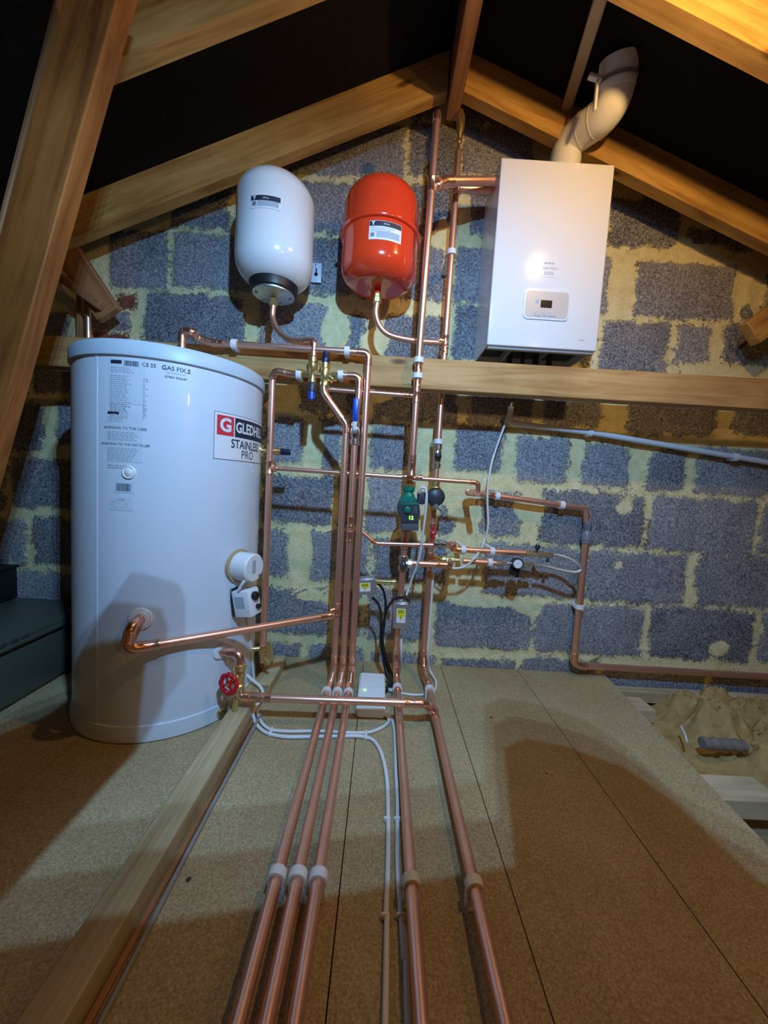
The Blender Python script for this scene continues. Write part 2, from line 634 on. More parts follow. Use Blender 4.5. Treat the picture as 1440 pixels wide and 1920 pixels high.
def text_shape(s, size, bold=0.0):
    key = (s, size, bold)
    if key in _tc:
        return _tc[key]
    cu = bpy.data.curves.new('lettering', 'FONT')
    cu.body = s
    cu.size = size
    cu.align_x = 'CENTER'
    cu.align_y = 'CENTER'
    cu.offset = bold
    cu.resolution_u = 3
    o = bpy.data.objects.new('lettering', cu)
    COL.objects.link(o)
    dg = bpy.context.evaluated_depsgraph_get()
    me = bpy.data.meshes.new_from_object(o.evaluated_get(dg))
    bm = bmesh.new()
    bm.from_mesh(me)
    bmesh.ops.triangulate(bm, faces=bm.faces[:])
    bm.verts.index_update()
    res = ([(v.co.x, v.co.y) for v in bm.verts], [[v.index for v in f.verts] for f in bm.faces])
    bm.free()
    COL.objects.unlink(o)
    bpy.data.objects.remove(o)
    bpy.data.curves.remove(cu)
    _tc[key] = res
    return res


class Surf:
    """flat or curved sheet: uv(u, v, lift) -> world point"""

    def __init__(s, fn):
        s.fn = fn

    def rect(s, b, u0, v0, u1, v1, lift, th=0.0004, nu=8):
        if u1 - u0 < 0.012:
            nu = 1
        vs, fs = [], []
        for k in range(nu + 1):
            u = u0 + (u1 - u0) * k / nu
            for (v, l) in ((v0, lift), (v1, lift), (v1, lift - th), (v0, lift - th)):
                vs.append(s.fn(u, v, l))
        for k in range(nu):
            for q in range(4):
                q2 = (q + 1) % 4
                fs.append((k * 4 + q, k * 4 + q2, k * 4 + 4 + q2, k * 4 + 4 + q))
        fs += [(0, 1, 2, 3), (nu * 4 + 3, nu * 4 + 2, nu * 4 + 1, nu * 4)]
        b.add(vs, fs)

    def text(s, b, txt, u, v, size, lift, bold=0.0, sx=1.0):
        vs, fs = text_shape(txt, size, bold)
        b.add([s.fn(u + x * sx, v + y, lift) for x, y in vs], fs)

    def lines(s, b, u0, v1, u1, n, pitch, h, lift, rag=0.3, seed=1):
        rn = random.Random(seed)
        for i in range(n):
            v = v1 - i * pitch
            u = u0
            end = u1 - (u1 - u0) * rag * rn.random()
            while u < end - 0.002:
                w = rn.uniform(0.004, 0.012)
                s.rect(b, u, v - h, min(u + w, end), v, lift, 0.0002, 1)
                u += w + 0.002

    def bars(s, b, u0, v0, u1, v1, lift, seed=3):
        rn = random.Random(seed)
        u = u0
        while u < u1:
            w = rn.choice((0.0006, 0.001, 0.0018))
            s.rect(b, u, v0, u + w, v1, lift, 0.0002, 1)
            u += w + rn.choice((0.0008, 0.0012))


#==SHELL==
# ================================================================== THE ROOM
AP_X, AP_Z, SR, SL = 0.17, 2.226, 0.385, 0.437     # ridge line and the two roof slopes (underside of the felt)


def roof_z(x):
    return AP_Z - (SR * (x - AP_X) if x > AP_X else SL * (AP_X - x))


# blocks of the gable as (left, top, right, bottom) corners measured on the wall
BL = [(640, 140, 822, 219), (846, 190, 1000, 232), (550, 228, 760, 331), (768, 229, 862, 331), (866, 240, 1000, 328), (440, 296, 545, 327),
      (318, 345, 430, 427), (442, 335, 654, 434), (660, 342, 862, 446), (876, 345, 1090, 452), (1144, 371, 1278, 464), (1290, 430, 1425, 470),
      (203, 432, 313, 540), (323, 438, 524, 542), (533, 447, 738, 552), (744, 455, 835, 562), (850, 466, 1080, 574), (1090, 480, 1145, 590),
      (1191, 491, 1382, 598), (1395, 509, 1416, 596), (1430, 520, 1600, 610),
      (270, 552, 457, 655), (485, 568, 616, 660), (640, 585, 690, 660), (720, 590, 835, 680), (851, 580, 1115, 680), (1127, 602, 1255, 700), (1267, 609, 1335, 682),
      (1358, 613, 1600, 690), (65, 585, 123, 632), (-150, 560, 50, 625), (162, 581, 241, 620),
      (270, 672, 400, 760), (410, 680, 500, 770), (560, 705, 680, 775), (700, 690, 860, 790), (880, 725, 1000, 797), (1020, 700, 1130, 800), (1178, 706, 1348, 818),
      (1378, 715, 1600, 822), (-150, 640, 50, 735), (60, 650, 200, 740),
      (500, 783, 572, 870), (600, 788, 640, 878), (650, 790, 680, 880), (694, 793, 763, 883), (850, 797, 944, 884), (967, 817, 1067, 907), (1093, 829, 1183, 912),
      (1215, 840, 1288, 922), (1307, 844, 1600, 935),
      (488, 893, 623, 983), (634, 893, 676, 990), (686, 893, 752, 1000), (820, 945, 852, 1003), (900, 922, 978, 1006), (1014, 921, 1208, 1025),
      (1219, 934, 1418, 1039), (1427, 950, 1620, 1045),
      (480, 992, 543, 1083), (582, 997, 690, 1090), (700, 1010, 842, 1094), (905, 1020, 1086, 1120), (1096, 1035, 1288, 1131), (1305, 1043, 1560, 1142),
      (480, 1103, 617, 1190), (630, 1110, 675, 1195), (687, 1106, 800, 1203), (815, 1128, 999, 1219), (1001, 1133, 1207, 1228), (1219, 1142, 1414, 1240), (1427, 1153, 1600, 1248),
      (470, 1206, 560, 1290), (575, 1212, 680, 1300), (692, 1226, 812, 1320), (828, 1232, 965, 1320), (975, 1236, 1118, 1330), (1129, 1262, 1318, 1345),
      (1331, 1268, 1560, 1352), (1130, 1362, 1440, 1440),
      (-150, 750, 77, 842), (104, 752, 290, 842), (300, 760, 490, 850), (-140, 862, 8, 950), (21, 860, 190, 955), (200, 865, 400, 960), (410, 880, 475, 970),
      (-160, 968, 46, 1054), (60, 972, 250, 1062), (260, 980, 460, 1075), (-160, 1070, -10, 1165), (5, 1075, 190, 1170), (200, 1080, 400, 1180), (405, 1090, 470, 1190),
      (-160, 1180, 60, 1280), (75, 1185, 270, 1290), (280, 1195, 455, 1290)]
BRICKS = [(218, 549, 259, 580), (172, 622, 241, 640)]
SMEAR = [(985, 950, 0.060, 0.030), (870, 960, 0.055, 0.035), (1172, 952, 0.040, 0.030), (630, 620, 0.06, 0.05), (700, 640, 0.05, 0.03), (560, 1040, 0.035, 0.06),
         (865, 1060, 0.05, 0.05), (900, 1130, 0.09, 0.02), (990, 1140, 0.05, 0.03), (1350, 1215, 0.05, 0.03), (1310, 470, 0.08, 0.025), (830, 430, 0.03, 0.06),
         (850, 1225, 0.10, 0.015), (590, 840, 0.03, 0.06), (580, 1120, 0.07, 0.02), (155, 480, 0.05, 0.05), (1165, 530, 0.035, 0.07), (870, 400, 0.02, 0.05), (1400, 540, 0.04, 0.05),
         (1160, 1060, 0.02, 0.02), (880, 1010, 0.05, 0.02), (720, 745, 0.04, 0.02)]


def gable_wall():
    rects = []
    for q, lst in ((0, BL), (1, BRICKS)):
        for i, (x0, y0, x1, y1) in enumerate(lst):
            a, c = W(x0, y0), W(x1, y1)
            b, d = W(x1, y0), W(x0, y1)
            rects.append(((a.x + d.x) / 2, (b.x + c.x) / 2, (d.z + c.z) / 2, (a.z + b.z) / 2, random.random(), q))
    # plain coursing outside the frame
    for k in range(-2, 11):
        for j in range(-8, 9):
            x0 = j * 0.455 + (0.227 if k % 2 else 0) + 0.1
            z0 = 0.02 + k * 0.228
            if x0 + 0.44 < -1.40 or x0 > 1.66 or z0 < -0.30:
                rects.append((x0, x0 + 0.44, z0, z0 + 0.212, random.random(), 0))
    sm = []
    for (x, y, sx, sz) in SMEAR:
        p = W(x, y)
        sm.append((p.x, p.z, sx, sz))
    X0, X1, Z0, Z1, st = -2.1, 2.3, -0.16, 2.30, 0.0115
    nx, nz = int((X1 - X0) / st), int((Z1 - Z0) / st)
    vs, sd, tn, br, fs = [], [], [], [], []
    rr = 0.012
    for j in range(nz + 1):
        z = Z0 + (Z1 - Z0) * j / nz
        row = [r for r in rects if r[2] - 0.08 < z < r[3] + 0.08]
        for i in range(nx + 1):
            x = X0 + (X1 - X0) * i / nx
            best, t, q = -0.05, 0.5, 0
            for r in row:
                if r[0] - 0.06 < x < r[1] + 0.06:
                    dx = min(x - r[0], r[1] - x) - rr
                    dz = min(z - r[2], r[3] - z) - rr
                    if dx < 0 and dz < 0:
                        s = rr - math.hypot(dx, dz)
                    else:
                        s = min(dx, dz) + rr
                    if s > best:
                        best, t, q = s, r[4], r[5]
            s = min(best, 0.045)
            for (mx, mz, sx, sz) in sm:
                s -= 0.085 * math.exp(-((x - mx) / sx) ** 2 - ((z - mz) / sz) ** 2)
            n = noise.fractal(Vector((x * 7, 3.1, z * 7)), 1.0, 2.0, 3)
            y = -0.0035 * n - 0.004 * max(0, min(1, best / 0.01))
            vs.append((x, y + 0.006, min(z, roof_z(x) + 0.004)))
            sd.append(s)
            tn.append(t)
            br.append(float(q))
    w = nx + 1
    for j in range(nz):
        for i in range(nx):
            a = j * w + i
            if vs[a + w][2] - vs[a][2] < 1e-5 and vs[a + w + 1][2] - vs[a + 1][2] < 1e-5:
                continue
            fs.append((a, a + 1, a + w + 1, a + w))
    n0 = len(vs)
    vs += [(X0, 0.1, Z0), (X1, 0.1, Z0), (X1, 0.1, roof_z(X1)), (AP_X, 0.1, AP_Z), (X0, 0.1, roof_z(X0))]
    fs.append((n0, n0 + 4, n0 + 3, n0 + 2, n0 + 1))
    me = bpy.data.meshes.new('wall_back')
    me.from_pydata(vs, [], fs)
    me.polygons.foreach_set('use_smooth', [True] * len(fs))
    for nm, dat in (('sd', sd), ('tone', tn), ('brick', br)):
        at = me.attributes.new(nm, 'FLOAT', 'POINT')
        at.data.foreach_set('value', dat + [0.0] * 5)
    me.materials.append(M['wall'])
    o = bpy.data.objects.new('wall_back', me)
    COL.objects.link(o)
    struct(o)


gable_wall()

# roof slopes (black felt)
YB = -2.7
for side, xe in (('left', -2.1), ('right', 2.3)):
    ze = roof_z(xe)
    b = MB().prism([(AP_X, AP_Z + 0.002), (xe, ze + 0.002), (xe, ze + 0.012), (AP_X, AP_Z + 0.012)], 0.1, YB)
    o = struct(b.build('ceiling' if side == 'left' else 'ceiling.001', 'felt'))

# loft boards: tongued chipboard panels, one floor
b = MB()
seams = [-1.75, -1.43, -1.11, -0.79, -0.4, -0.035, 0.289, 0.613, 0.94]
for i in range(len(seams) - 1):
    x0, x1 = seams[i] + 0.0012, seams[i + 1] - 0.0012
    cuts = [0.0, -1.22 if i % 2 else -1.75, -2.6]
    if i == len(seams) - 2:
        # last panel is cut a little askew beside the void
        p = [(x0, 0.0), (0.985, 0.0), (0.895, -0.80), (0.87, -2.6), (x0, -2.6)]
        n = len(p)
        b.add([(x, y, 0) for x, y in p] + [(x, y, -0.022) for x, y in p],
              [tuple(range(n)), tuple(reversed(range(n, 2 * n)))] + [(k, k + n, (k + 1) % n + n, (k + 1) % n) for k in range(n)])
        continue
    for a, c in zip(cuts[:-1], cuts[1:]):
        b.box((x0, a - 0.0012, -0.022), (x1, c + 0.0012, 0))
struct(b.build('floor', 'chip'))
b = MB().box((-2.1, 0.02, -0.14), (2.3, YB, -0.13))
struct(b.build('floor.001', 'dust'))


def timber(label, p0, p1, w, h, mat, cat='timber', name='rafter', upv=(0, 0, 1), group=None, bev=0.003, cut=None):
    """sawn timber from p0 to p1 (centre line), w across, h along upv"""
    p0, p1 = Vector(p0), Vector(p1)
    ax = (p1 - p0).normalized()
    u = Vector(upv)
    u = (u - ax * u.dot(ax)).normalized()
    s = u.cross(ax).normalized()
    m3 = Matrix((ax, s, u)).transposed()
    b = MB().rbox((p0 + p1) / 2, ((p1 - p0).length, w, h), m3, bev, 1)
    if cut:
        cut(b)
    o = b.build(name, mat, rot=m3)
    if label:
        tag(o, label, cat, group)
    return o


def slope_rafter(label, side, yf, yb, x_end, mat, bot_drop=0.128, group=None, name='rafter'):
    """rafter under the felt: polygon in the plane of the truss, grain along the slope"""
    xs = AP_X + (0.028 if side > 0 else -0.028)
    z0, z1 = roof_z(xs), roof_z(x_end)
    poly = [Vector((xs, 0, z0)), Vector((x_end, 0, z1)), Vector((x_end, 0, z1 - bot_drop)), Vector((xs, 0, z0 - bot_drop))]
    ax = (poly[1] - poly[0]).normalized()
    s = Vector((0, 1, 0))
    u = ax.cross(s)
    m3 = Matrix((ax, s, u)).transposed()
    b = MB().prism([(p.x, p.z) for p in poly], yf, yb)
    o = b.build(name, mat, rot=m3)
    return tag(o, label, 'rafter', group)


slope_rafter('brown pine rafter of the left slope, close in front of the gable blockwork', -1, -0.15, -0.11, -2.05, 'rafter')
slope_rafter('brown pine rafter of the right slope, behind the white flue pipe', 1, -0.15, -0.11, 2.25, 'rafter')
slope_rafter('thick rafter crossing the top left corner, one bay nearer than the gable rafter', -1, -0.545, -0.50, -0.80, 'rafter')
slope_rafter('bright lit rafter crossing the top right corner above the boiler flue', 1, -0.545, -0.50, 2.25, 'rafter')
# ridge board runs towards the camera at the apex
timber('narrow dark ridge board running from the gable apex out of the top of the frame', (AP_X, -0.09, 2.13), (AP_X, -2.6, 2.13), 0.045, 0.17, 'old', 'ridge board', 'ridge_board')
# big leaning web at the left
timber('wide rough orange-brown truss timber leaning across the left edge', W(-112, 1100, 0.66), W(205, -55, 0.66), 0.045, 0.105, 'web', 'timber', 'truss_web', upv=(1, 0, 0))
timber('thin dark batten just left of the big leaning timber', W(-90, 800, 0.60), W(122, -30, 0.60), 0.02, 0.012, 'old', 'batten', 'batten', upv=(1, 0, 0))
# long beam across the gable
BD = 0.22
timber('long horizontal pine beam across the blockwork, carrying the pipe clips', (-2.0, -BD + 0.025, 1.127), (2.2, -BD + 0.025, 1.131), 0.05, 0.103, 'beam', 'beam', 'cross_beam')
# short struts at the left where the left rafter meets the wall plate
timber('short slanting board under the lower end of the left rafter', W(60, 372, 0.09), W(206, 592, 0.09), 0.03, 0.090, 'old', 'timber', 'strut', upv=(1, 0, 0))
timber('narrow slat slanting below the short board at the left', W(80, 496, 0.12), W(190, 575, 0.12), 0.025, 0.03, 'old', 'timber', 'slat')
timber('short timber end poking in at the right edge above the beam', W(1404, 628, 0.10), W(1500, 560, 0.10), 0.04, 0.09, 'rafter', 'timber', 'strut')
timber('dark upright offcut behind the short copper stub on the left', W(153, 555, 0.02), W(152, 640, 0.02), 0.03, 0.02, 'old', 'timber', 'offcut', upv=(1, 0, 0))
# pale batten from rafter to rafter beside the flue
timber('pale batten spanning between the two right rafters beside the flue', W(1062, 205, 0.148), W(1138, -40, 0.50), 0.035, 0.012, 'batten', 'batten', 'batten')

# timber rail on the floor
timber('long pale timber rail lying on the floor beside the cylinder', (-0.392, -2.3, 0.0245), (-0.392, -0.30, 0.0245), 0.060, 0.047, 'rail', 'timber', 'floor_rail')
timber('dark narrow slip of timber along the right foot of the floor rail', (-0.352, -2.3, 0.006), (-0.352, -0.42, 0.006), 0.012, 0.010, 'old', 'timber', 'timber_slip')
timber('stub of the floor rail continuing up to the blockwork behind the drain tap', (-0.375, -0.285, 0.020), (-0.372, -0.07, 0.020), 0.06, 0.038, 'rail', 'timber', 'floor_rail')
timber('short timber offcut leaning at the foot of the blockwork by the drain tap', (-0.44, -0.02, 0.045), (-0.40, -0.15, 0.04), 0.05, 0.035, 'beam', 'offcut', 'offcut')

# void beside the boards: joists, wool, scraps
timber('short white joist end at the far corner of the open void', (0.87, -0.165, -0.050), (1.058, -0.165, -0.050), 0.09, 0.050, 'pale', 'joist', 'joist')
timber('pale joist crossing the open void at the right edge', (0.82, -0.555, -0.055), (1.115, -0.555, -0.055), 0.09, 0.055, 'pale', 'joist', 'joist')
timber('thin pale wall plate along the foot of the gable beyond the void', (0.95, -0.03, -0.065), (2.2, -0.03, -0.065), 0.04, 0.05, 'pale', 'wall plate', 'wall_plate')


def lump(name, c, size, mat, seed, sub=4, amp=0.35):
    bm = bmesh.new()
    bmesh.ops.create_icosphere(bm, subdivisions=sub, radius=1.0)
    for v in bm.verts:
        n = noise.fractal(v.co * 1.7 + Vector((seed * 3.3, 0, 0)), 0.8, 2.2, 5)
        v.co *= 1 + amp * n
        v.co = Vector((v.co.x * size[0], v.co.y * size[1], max(v.co.z, -0.5) * size[2])) + Vector(c)
    bm.verts.index_update()
    b = MB().add([v.co.copy() for v in bm.verts], [[v.index for v in f.verts] for f in bm.faces], True)
    bm.free()
    return b


def wool():
    b = MB()
    nx, ny = 90, 70
    x0, x1, y0, y1 = 0.99, 2.2, -0.03, -0.50
    vs, fs = [], []
    for j in range(ny + 1):
        for i in range(nx + 1):
            x, y = x0 + (x1 - x0) * i / nx, y0 + (y1 - y0) * j / ny
            e = min((x - x0) / 0.35, (y0 - y) / 0.06, (y - y1) / 0.15, 1.0)
            n = noise.fractal(Vector((x * 9, y * 12, 1.3)), 0.7, 2.1, 5)
            hp_ = max(0, min(1, (x - 1.15 - 0.25 * max(0, -0.16 - y)) / 0.07))
            z = -0.122 + 0.018 * n * (0.3 + max(0, e)) + (0.075 + 0.055 * n) * hp_
            vs.append((x, y, max(-0.131, z)))
    w = nx + 1
    for j in range(ny):
        for i in range(nx):
            a = j * w + i
            fs.append((a, a + 1, a + w + 1, a + w))
    b.add(vs, fs, True)
    return b.build('insulation', 'wool')


stuff(wool(), 'torn yellow-brown mineral wool heaped in the open void at the right', 'insulation')
b = MB().tube(spline([F(1277, 1362, -0.045), F(1284, 1376, -0.045), F(1288, 1391, -0.05)], 6), 0.0035, 10)
tag(b.build('cable_offcut', 'plastic'), 'tiny curved white cable offcut standing up in the void', 'cable')
pa, pb = F(1316, 1393, -0.05), F(1396, 1398, -0.05)
dd = (pb - pa).normalized()
b = MB().tube([pa + (pb - pa) * k / 12 for k in range(13)], [0.018 + 0.003 * math.sin(k * 2.1) for k in range(13)], 14)
tag(b.build('grey_duct_scrap', 'scrap'), 'crumpled grey plastic scrap lying in front of the mineral wool', 'scrap')

#==THINGS==
# ================================================================== HOT WATER CYLINDER
CX, CY, CR = -0.680, -0.285, 0.264
CZ0, CZ1 = 0.012, 1.03
cyl = MB().lathe([(CR - 0.006, CZ0), (CR, CZ0 + 0.006), (CR, CZ1)], (CX, CY, 0), seg=96).build('hot_water_cylinder', 'shell')
tag(cyl, 'tall pale blue-white hot water cylinder standing on the floor at the left', 'water cylinder')
MB().lathe([(CR - 0.003, CZ1 - 0.001), (CR + 0.003, CZ1), (CR + 0.006, CZ1 + 0.003), (CR + 0.006, CZ1 + 0.034), (CR + 0.001, CZ1 + 0.042), (CR - 0.02, CZ1 + 0.045), (0.0, CZ1 + 0.046)],
           (CX, CY, 0), seg=96).build('lid', 'lid', cyl)
MB().lathe([(CR + 0.0002, 0.050), (CR + 0.004, 0.048), (CR + 0.006, 0.020), (CR + 0.005, 0.004), (CR - 0.01, 0.001)], (CX, CY, 0), seg=96).build('base_ring', 'shell', cyl)


def csurf(az0):
    """u runs to the viewer's right round the jacket, from azimuth az0 (degrees)"""
    def fn(u, v, l):
        a = R(az0) + u / CR
        return Vector((CX + math.cos(a) * (CR + l), CY + math.sin(a) * (CR + l), v))
    return Surf(fn)


def on_cyl(x, y):
    """azimuth (deg) and height where the ray through pixel (x, y) meets the jacket"""
    v = ray(x, y)
    ox, oy = CAM.x - CX, CAM.y - CY
    A = v.x ** 2 + v.y ** 2
    B = ox * v.x + oy * v.y
    C_ = ox * ox + oy * oy - CR * CR
    disc = B * B - A * C_
    t = (-B - math.sqrt(max(disc, 0))) / A
    p = CAM + v * t
    return math.degrees(math.atan2(p.y - CY, p.x - CX)), p.z


CYL_REF = on_cyl(233, 700)[0]
cs = csurf(CYL_REF)


def cu(x, y):
    a, z = on_cyl(x, y)
    return (a - CYL_REF) / 180 * math.pi * CR, z


# jacket seam
b = MB()
us = cu(183, 760)[0]
cs.rect(b, us - 0.006, 0.05, us, CZ1 - 0.002, 0.0012, 0.0010, 2)
b.build('jacket_seam', 'shell', cyl)
# data label
L0 = cu(204, 672)
L1 = cu(273, 760)
st = MB()
cs.rect(st, L0[0], L1[1], L1[0], L0[1], 0.0007)
s1 = st.build('data_label', 'sticker', cyl)
b = MB()
w = L1[0] - L0[0]
zt = L0[1]
cs.rect(b, L0[0] + 0.006, zt - 0.012, L0[0] + 0.034, zt - 0.003, 0.0010)
cs.bars(b, L0[0] + 0.040, zt - 0.016, L0[0] + 0.074, zt - 0.003, 0.0010)
cs.text(b, 'CE 05', L0[0] + 0.098, zt - 0.009, 0.013, 0.0010)
b.build('label_print', 'ink', s1)
b = MB()
cs.lines(b, L0[0] + 0.006, zt - 0.020, L1[0] - 0.02, 3, 0.0052, 0.0028, 0.0010, 0.3, 2)
cs.lines(b, L0[0] + 0.004, zt - 0.040, L0[0] + 0.058, 22, 0.0050, 0.0026, 0.0010, 0.25, 3)
b.build('label_small_print', 'ink_grey', s1)
b = MB()
cs.lines(b, L0[0] + 0.084, zt - 0.043, L0[0] + 0.098, 21, 0.0050, 0.0022, 0.0010, 0.7, 4)
b.build('label_figures', 'ink_grey', s1)
# warning label
L0 = cu(201, 770)
L1 = cu(268, 868)
st = MB()
cs.rect(st, L0[0], L1[1], L1[0], L0[1], 0.0007)
s2 = st.build('warning_label', 'sticker', cyl)
zt = L0[1]
mid = (L0[0] + L1[0]) / 2
b = MB()
cs.rect(b, L0[0] + 0.002, zt - 0.008, L0[0] + 0.032, zt - 0.001, 0.0010)
b.build('header_mark', 'ink', s2)
b = MB()
cs.text(b, 'WARNING TO THE USER', mid, zt - 0.042, 0.0095, 0.0010)
b.build('label_print', 'ink', s2)
b = MB()
cs.text(b, 'WARNING TO THE INSTALLER', mid, zt - 0.083, 0.0088, 0.0010)
b.build('label_print', 'ink', s2)
b = MB()
cs.lines(b, L0[0] + 0.002, zt - 0.014, mid + 0.01, 3, 0.005, 0.0024, 0.0010, 0.3, 5)
cs.lines(b, L0[0] + 0.002, zt - 0.051, L1[0] - 0.006, 5, 0.0048, 0.0026, 0.0010, 0.2, 6)
b.build('label_small_print', 'ink_grey', s2)
b = MB()
cs.lines(b, L0[0] + 0.002, zt - 0.092, L1[0] - 0.010, 7, 0.0048, 0.0026, 0.0010, 0.25, 7)
b.build('label_small_print', 'ink_grey', s2)
b = MB()
cs.lines(b, L0[0] + 0.002, zt - 0.136, mid + 0.01, 2, 0.006, 0.0022, 0.0010, 0.25, 8)
b.build('label_footer', 'ink_grey', s2)
# installer's label
L0 = cu(310, 680)
L1 = cu(351, 712)
st = MB()
cs.rect(st, L0[0], L1[1], L1[0], L0[1], 0.0007)
s3 = st.build('installer_label', 'sticker', cyl)
mid = (L0[0] + L1[0]) / 2
zt = L0[1] - 0.001
b = MB()
cs.text(b, 'GAS FIX.S', mid, zt - 0.012, 0.0155, 0.0010, 0.0003)
cs.text(b, '07967 959597', mid, zt - 0.034, 0.0090, 0.0010)
b.build('label_print', 'ink', s3)
b = MB()
cs.lines(b, L0[0] + 0.003, zt - 0.021, L1[0] - 0.003, 1, 0.005, 0.0035, 0.0010, 0.1, 9)
b.build('label_small_print', 'ink_grey', s3)
# round cap, barcode and oval label
a, z = on_cyl(242, 886)
nrm = Vector((math.cos(R(a)), math.sin(R(a)), 0))
pc = Vector((CX, CY, z)) + nrm * CR
MB().lathe([(0.0165, -0.002), (0.0165, 0.003), (0.0145, 0.0045), (0.0125, 0.0025), (0.0115, 0.0025), (0.009, 0.005), (0, 0.0055)], pc, nrm, 32).build('blanking_cap', 'plastic', cyl)
L0 = cu(214, 902)
L1 = cu(252, 925)
st = MB()
cs.rect(st, L0[0], L1[1], L1[0], L0[1], 0.0007)
s4 = st.build('barcode_label', 'sticker', cyl)
b = MB()
cs.bars(b, L0[0] + 0.006, L1[1] + 0.004, L1[0] - 0.008, L0[1] - 0.005, 0.0010, 8)
b.build('barcode', 'ink', s4)
L0 = cu(206, 931)
L1 = cu(250, 958)
st = MB()
cs.rect(st, L0[0], L1[1], L1[0], L0[1], 0.0007)
s5 = st.build('inspection_label', 'sticker', cyl)
b = MB()
cs.lines(b, L0[0] + 0.024, L0[1] - 0.004, L1[0] - 0.02, 1, 0.006, 0.003, 0.0010, 0.1, 4)
for k in range(20):
    a0, a1 = k / 20 * 2 * math.pi, (k + 0.9) / 20 * 2 * math.pi
    mx_, mz_ = (L0[0] + L1[0]) / 2 - 0.004, (L0[1] + L1[1]) / 2 - 0.001
    pts = [cs.fn(mx_ + math.cos(t) * q, mz_ + math.sin(t) * q * 0.5, 0.0010) for t in (a0, a1) for q in (0.019, 0.0202)]
    b.add([pts[0], pts[1], pts[3], pts[2]], [(0, 1, 2, 3)])
b.build('label_print', 'ink_grey', s5)

# maker's panel near the right edge
L0 = cu(402, 770)
ue = cu(491, 880)
u0, u1 = L0[0], L0[0] + 0.265
z1 = L0[1]
z0 = cu(402, 860)[1]
pan = MB()
cs.rect(pan, u0, z0, u1, z1, 0.0007, nu=20)
pan = pan.build('maker_label', 'sticker_w', cyl)
b = MB()
t = 0.0012
for (a_, b_, c_, d_) in ((u0, z0, u1, z0 + t), (u0, z1 - t, u1, z1), (u0, z0, u0 + t, z1), (u1 - t, z0, u1, z1)):
    cs.rect(b, a_, b_, c_, d_, 0.0010, nu=20)
hh = z1 - z0
zb = z1 - 0.008 - hh * 0.42
cs.rect(b, u0 + 0.066, zb, u1 - 0.008, z1 - 0.008, 0.0010, nu=20)
cs.text(b, 'STAINLESS', u0 + 0.124, z0 + hh * 0.36, 0.036, 0.0010, 0.0006, 0.84)
cs.text(b, 'PRO', u0 + 0.124, z0 + hh * 0.14, 0.036, 0.0010, 0, 0.9)
b.build('label_print', 'ink', pan)
b = MB()
cs.rect(b, u0 + 0.008, zb, u0 + 0.062, z1 - 0.008, 0.0010, nu=6)
b.build('red_square', 'logored', pan)
b = MB()
zc = (zb + z1 - 0.008) / 2
cs.text(b, 'GLEDHILL', u0 + 0.145, zc, 0.043, 0.0014, 0.0012, 0.80)
cs.text(b, 'G', u0 + 0.035, zc, 0.052, 0.0014, 0.0018)
b.build('white_lettering', 'sticker_w', pan)

# immersion cover and thermostat on the right flank
a = R(-20)
n = Vector((math.cos(a), math.sin(a), 0))
pz = on_cyl(455, 1058)[1]
pc = Vector((CX, CY, pz)) + n * CR
imm = MB().lathe([(0.044, -0.012), (0.044, 0.058), (0.040, 0.062), (0, 0.062)], pc, n, 40).build('immersion_cover', 'plastic', cyl)
MB().lathe([(0.052, -0.012), (0.052, 0.006), (0.044, 0.006)], pc, n, 40).build('gasket', 'foam', imm)
sd_ = n.cross(Vector((0, 0, 1)))
m3 = Matrix((sd_, n, Vector((0, 0, 1)))).transposed()
MB().rbox(pc + n * 0.0625 + sd_ * 0.004 + Vector((0, 0, 0.006)), (0.016, 0.002, 0.040), m3, 0.0005, 1).build('cover_label', 'ink_grey', imm)
MB().lathe([(0.004, 0), (0.004, 0.0655), (0, 0.066)], pc + sd_ * -0.02 + Vector((0, 0, -0.024)), n, 12).build('screw', 'steel', imm)
pz2 = on_cyl(452, 1122)[1]
pt = Vector((CX, CY, pz2)) + n * (CR + 0.036) + Vector((0, 0, 0.0))
tilt = m3 @ Matrix.Rotation(R(9), 3, 'X') @ Matrix.Rotation(R(4), 3, 'Y')
th = MB().rbox(pt, (0.052, 0.062, 0.082), tilt, 0.004, 2).build('thermostat', 'plastic', cyl)
MB().rbox(pt - n * 0.034, (0.056, 0.012, 0.090), tilt, 0.003, 1).build('thermostat_backplate', 'black', th)
MB().lathe([(0.013, 0), (0.013, 0.010), (0.011, 0.013), (0, 0.013)], pt + tilt @ Vector((0.0, 0.030, 0.020)), tilt @ Vector((0, 1, 0)), 20).build('dial', 'black', th)
MB().lathe([(0.008, 0), (0.008, 0.009), (0.007, 0.011), (0, 0.011)], pt + tilt @ Vector((-0.008, 0.030, -0.016)), tilt @ Vector((0, 1, 0)), 20).build('dial', 'black', th)
MB().rbox(pt + tilt @ Vector((0.0262, -0.004, 0.006)), (0.0012, 0.036, 0.036), tilt, 0.0004, 1).build('rating_label', 'ink_grey', th)
MB().lathe([(0.010, 0), (0.010, 0.008), (0.006, 0.010)], pt + tilt @ Vector((0, -0.005, -0.040)), (0, 0, -1), 16).build('cable_gland', 'black', th)

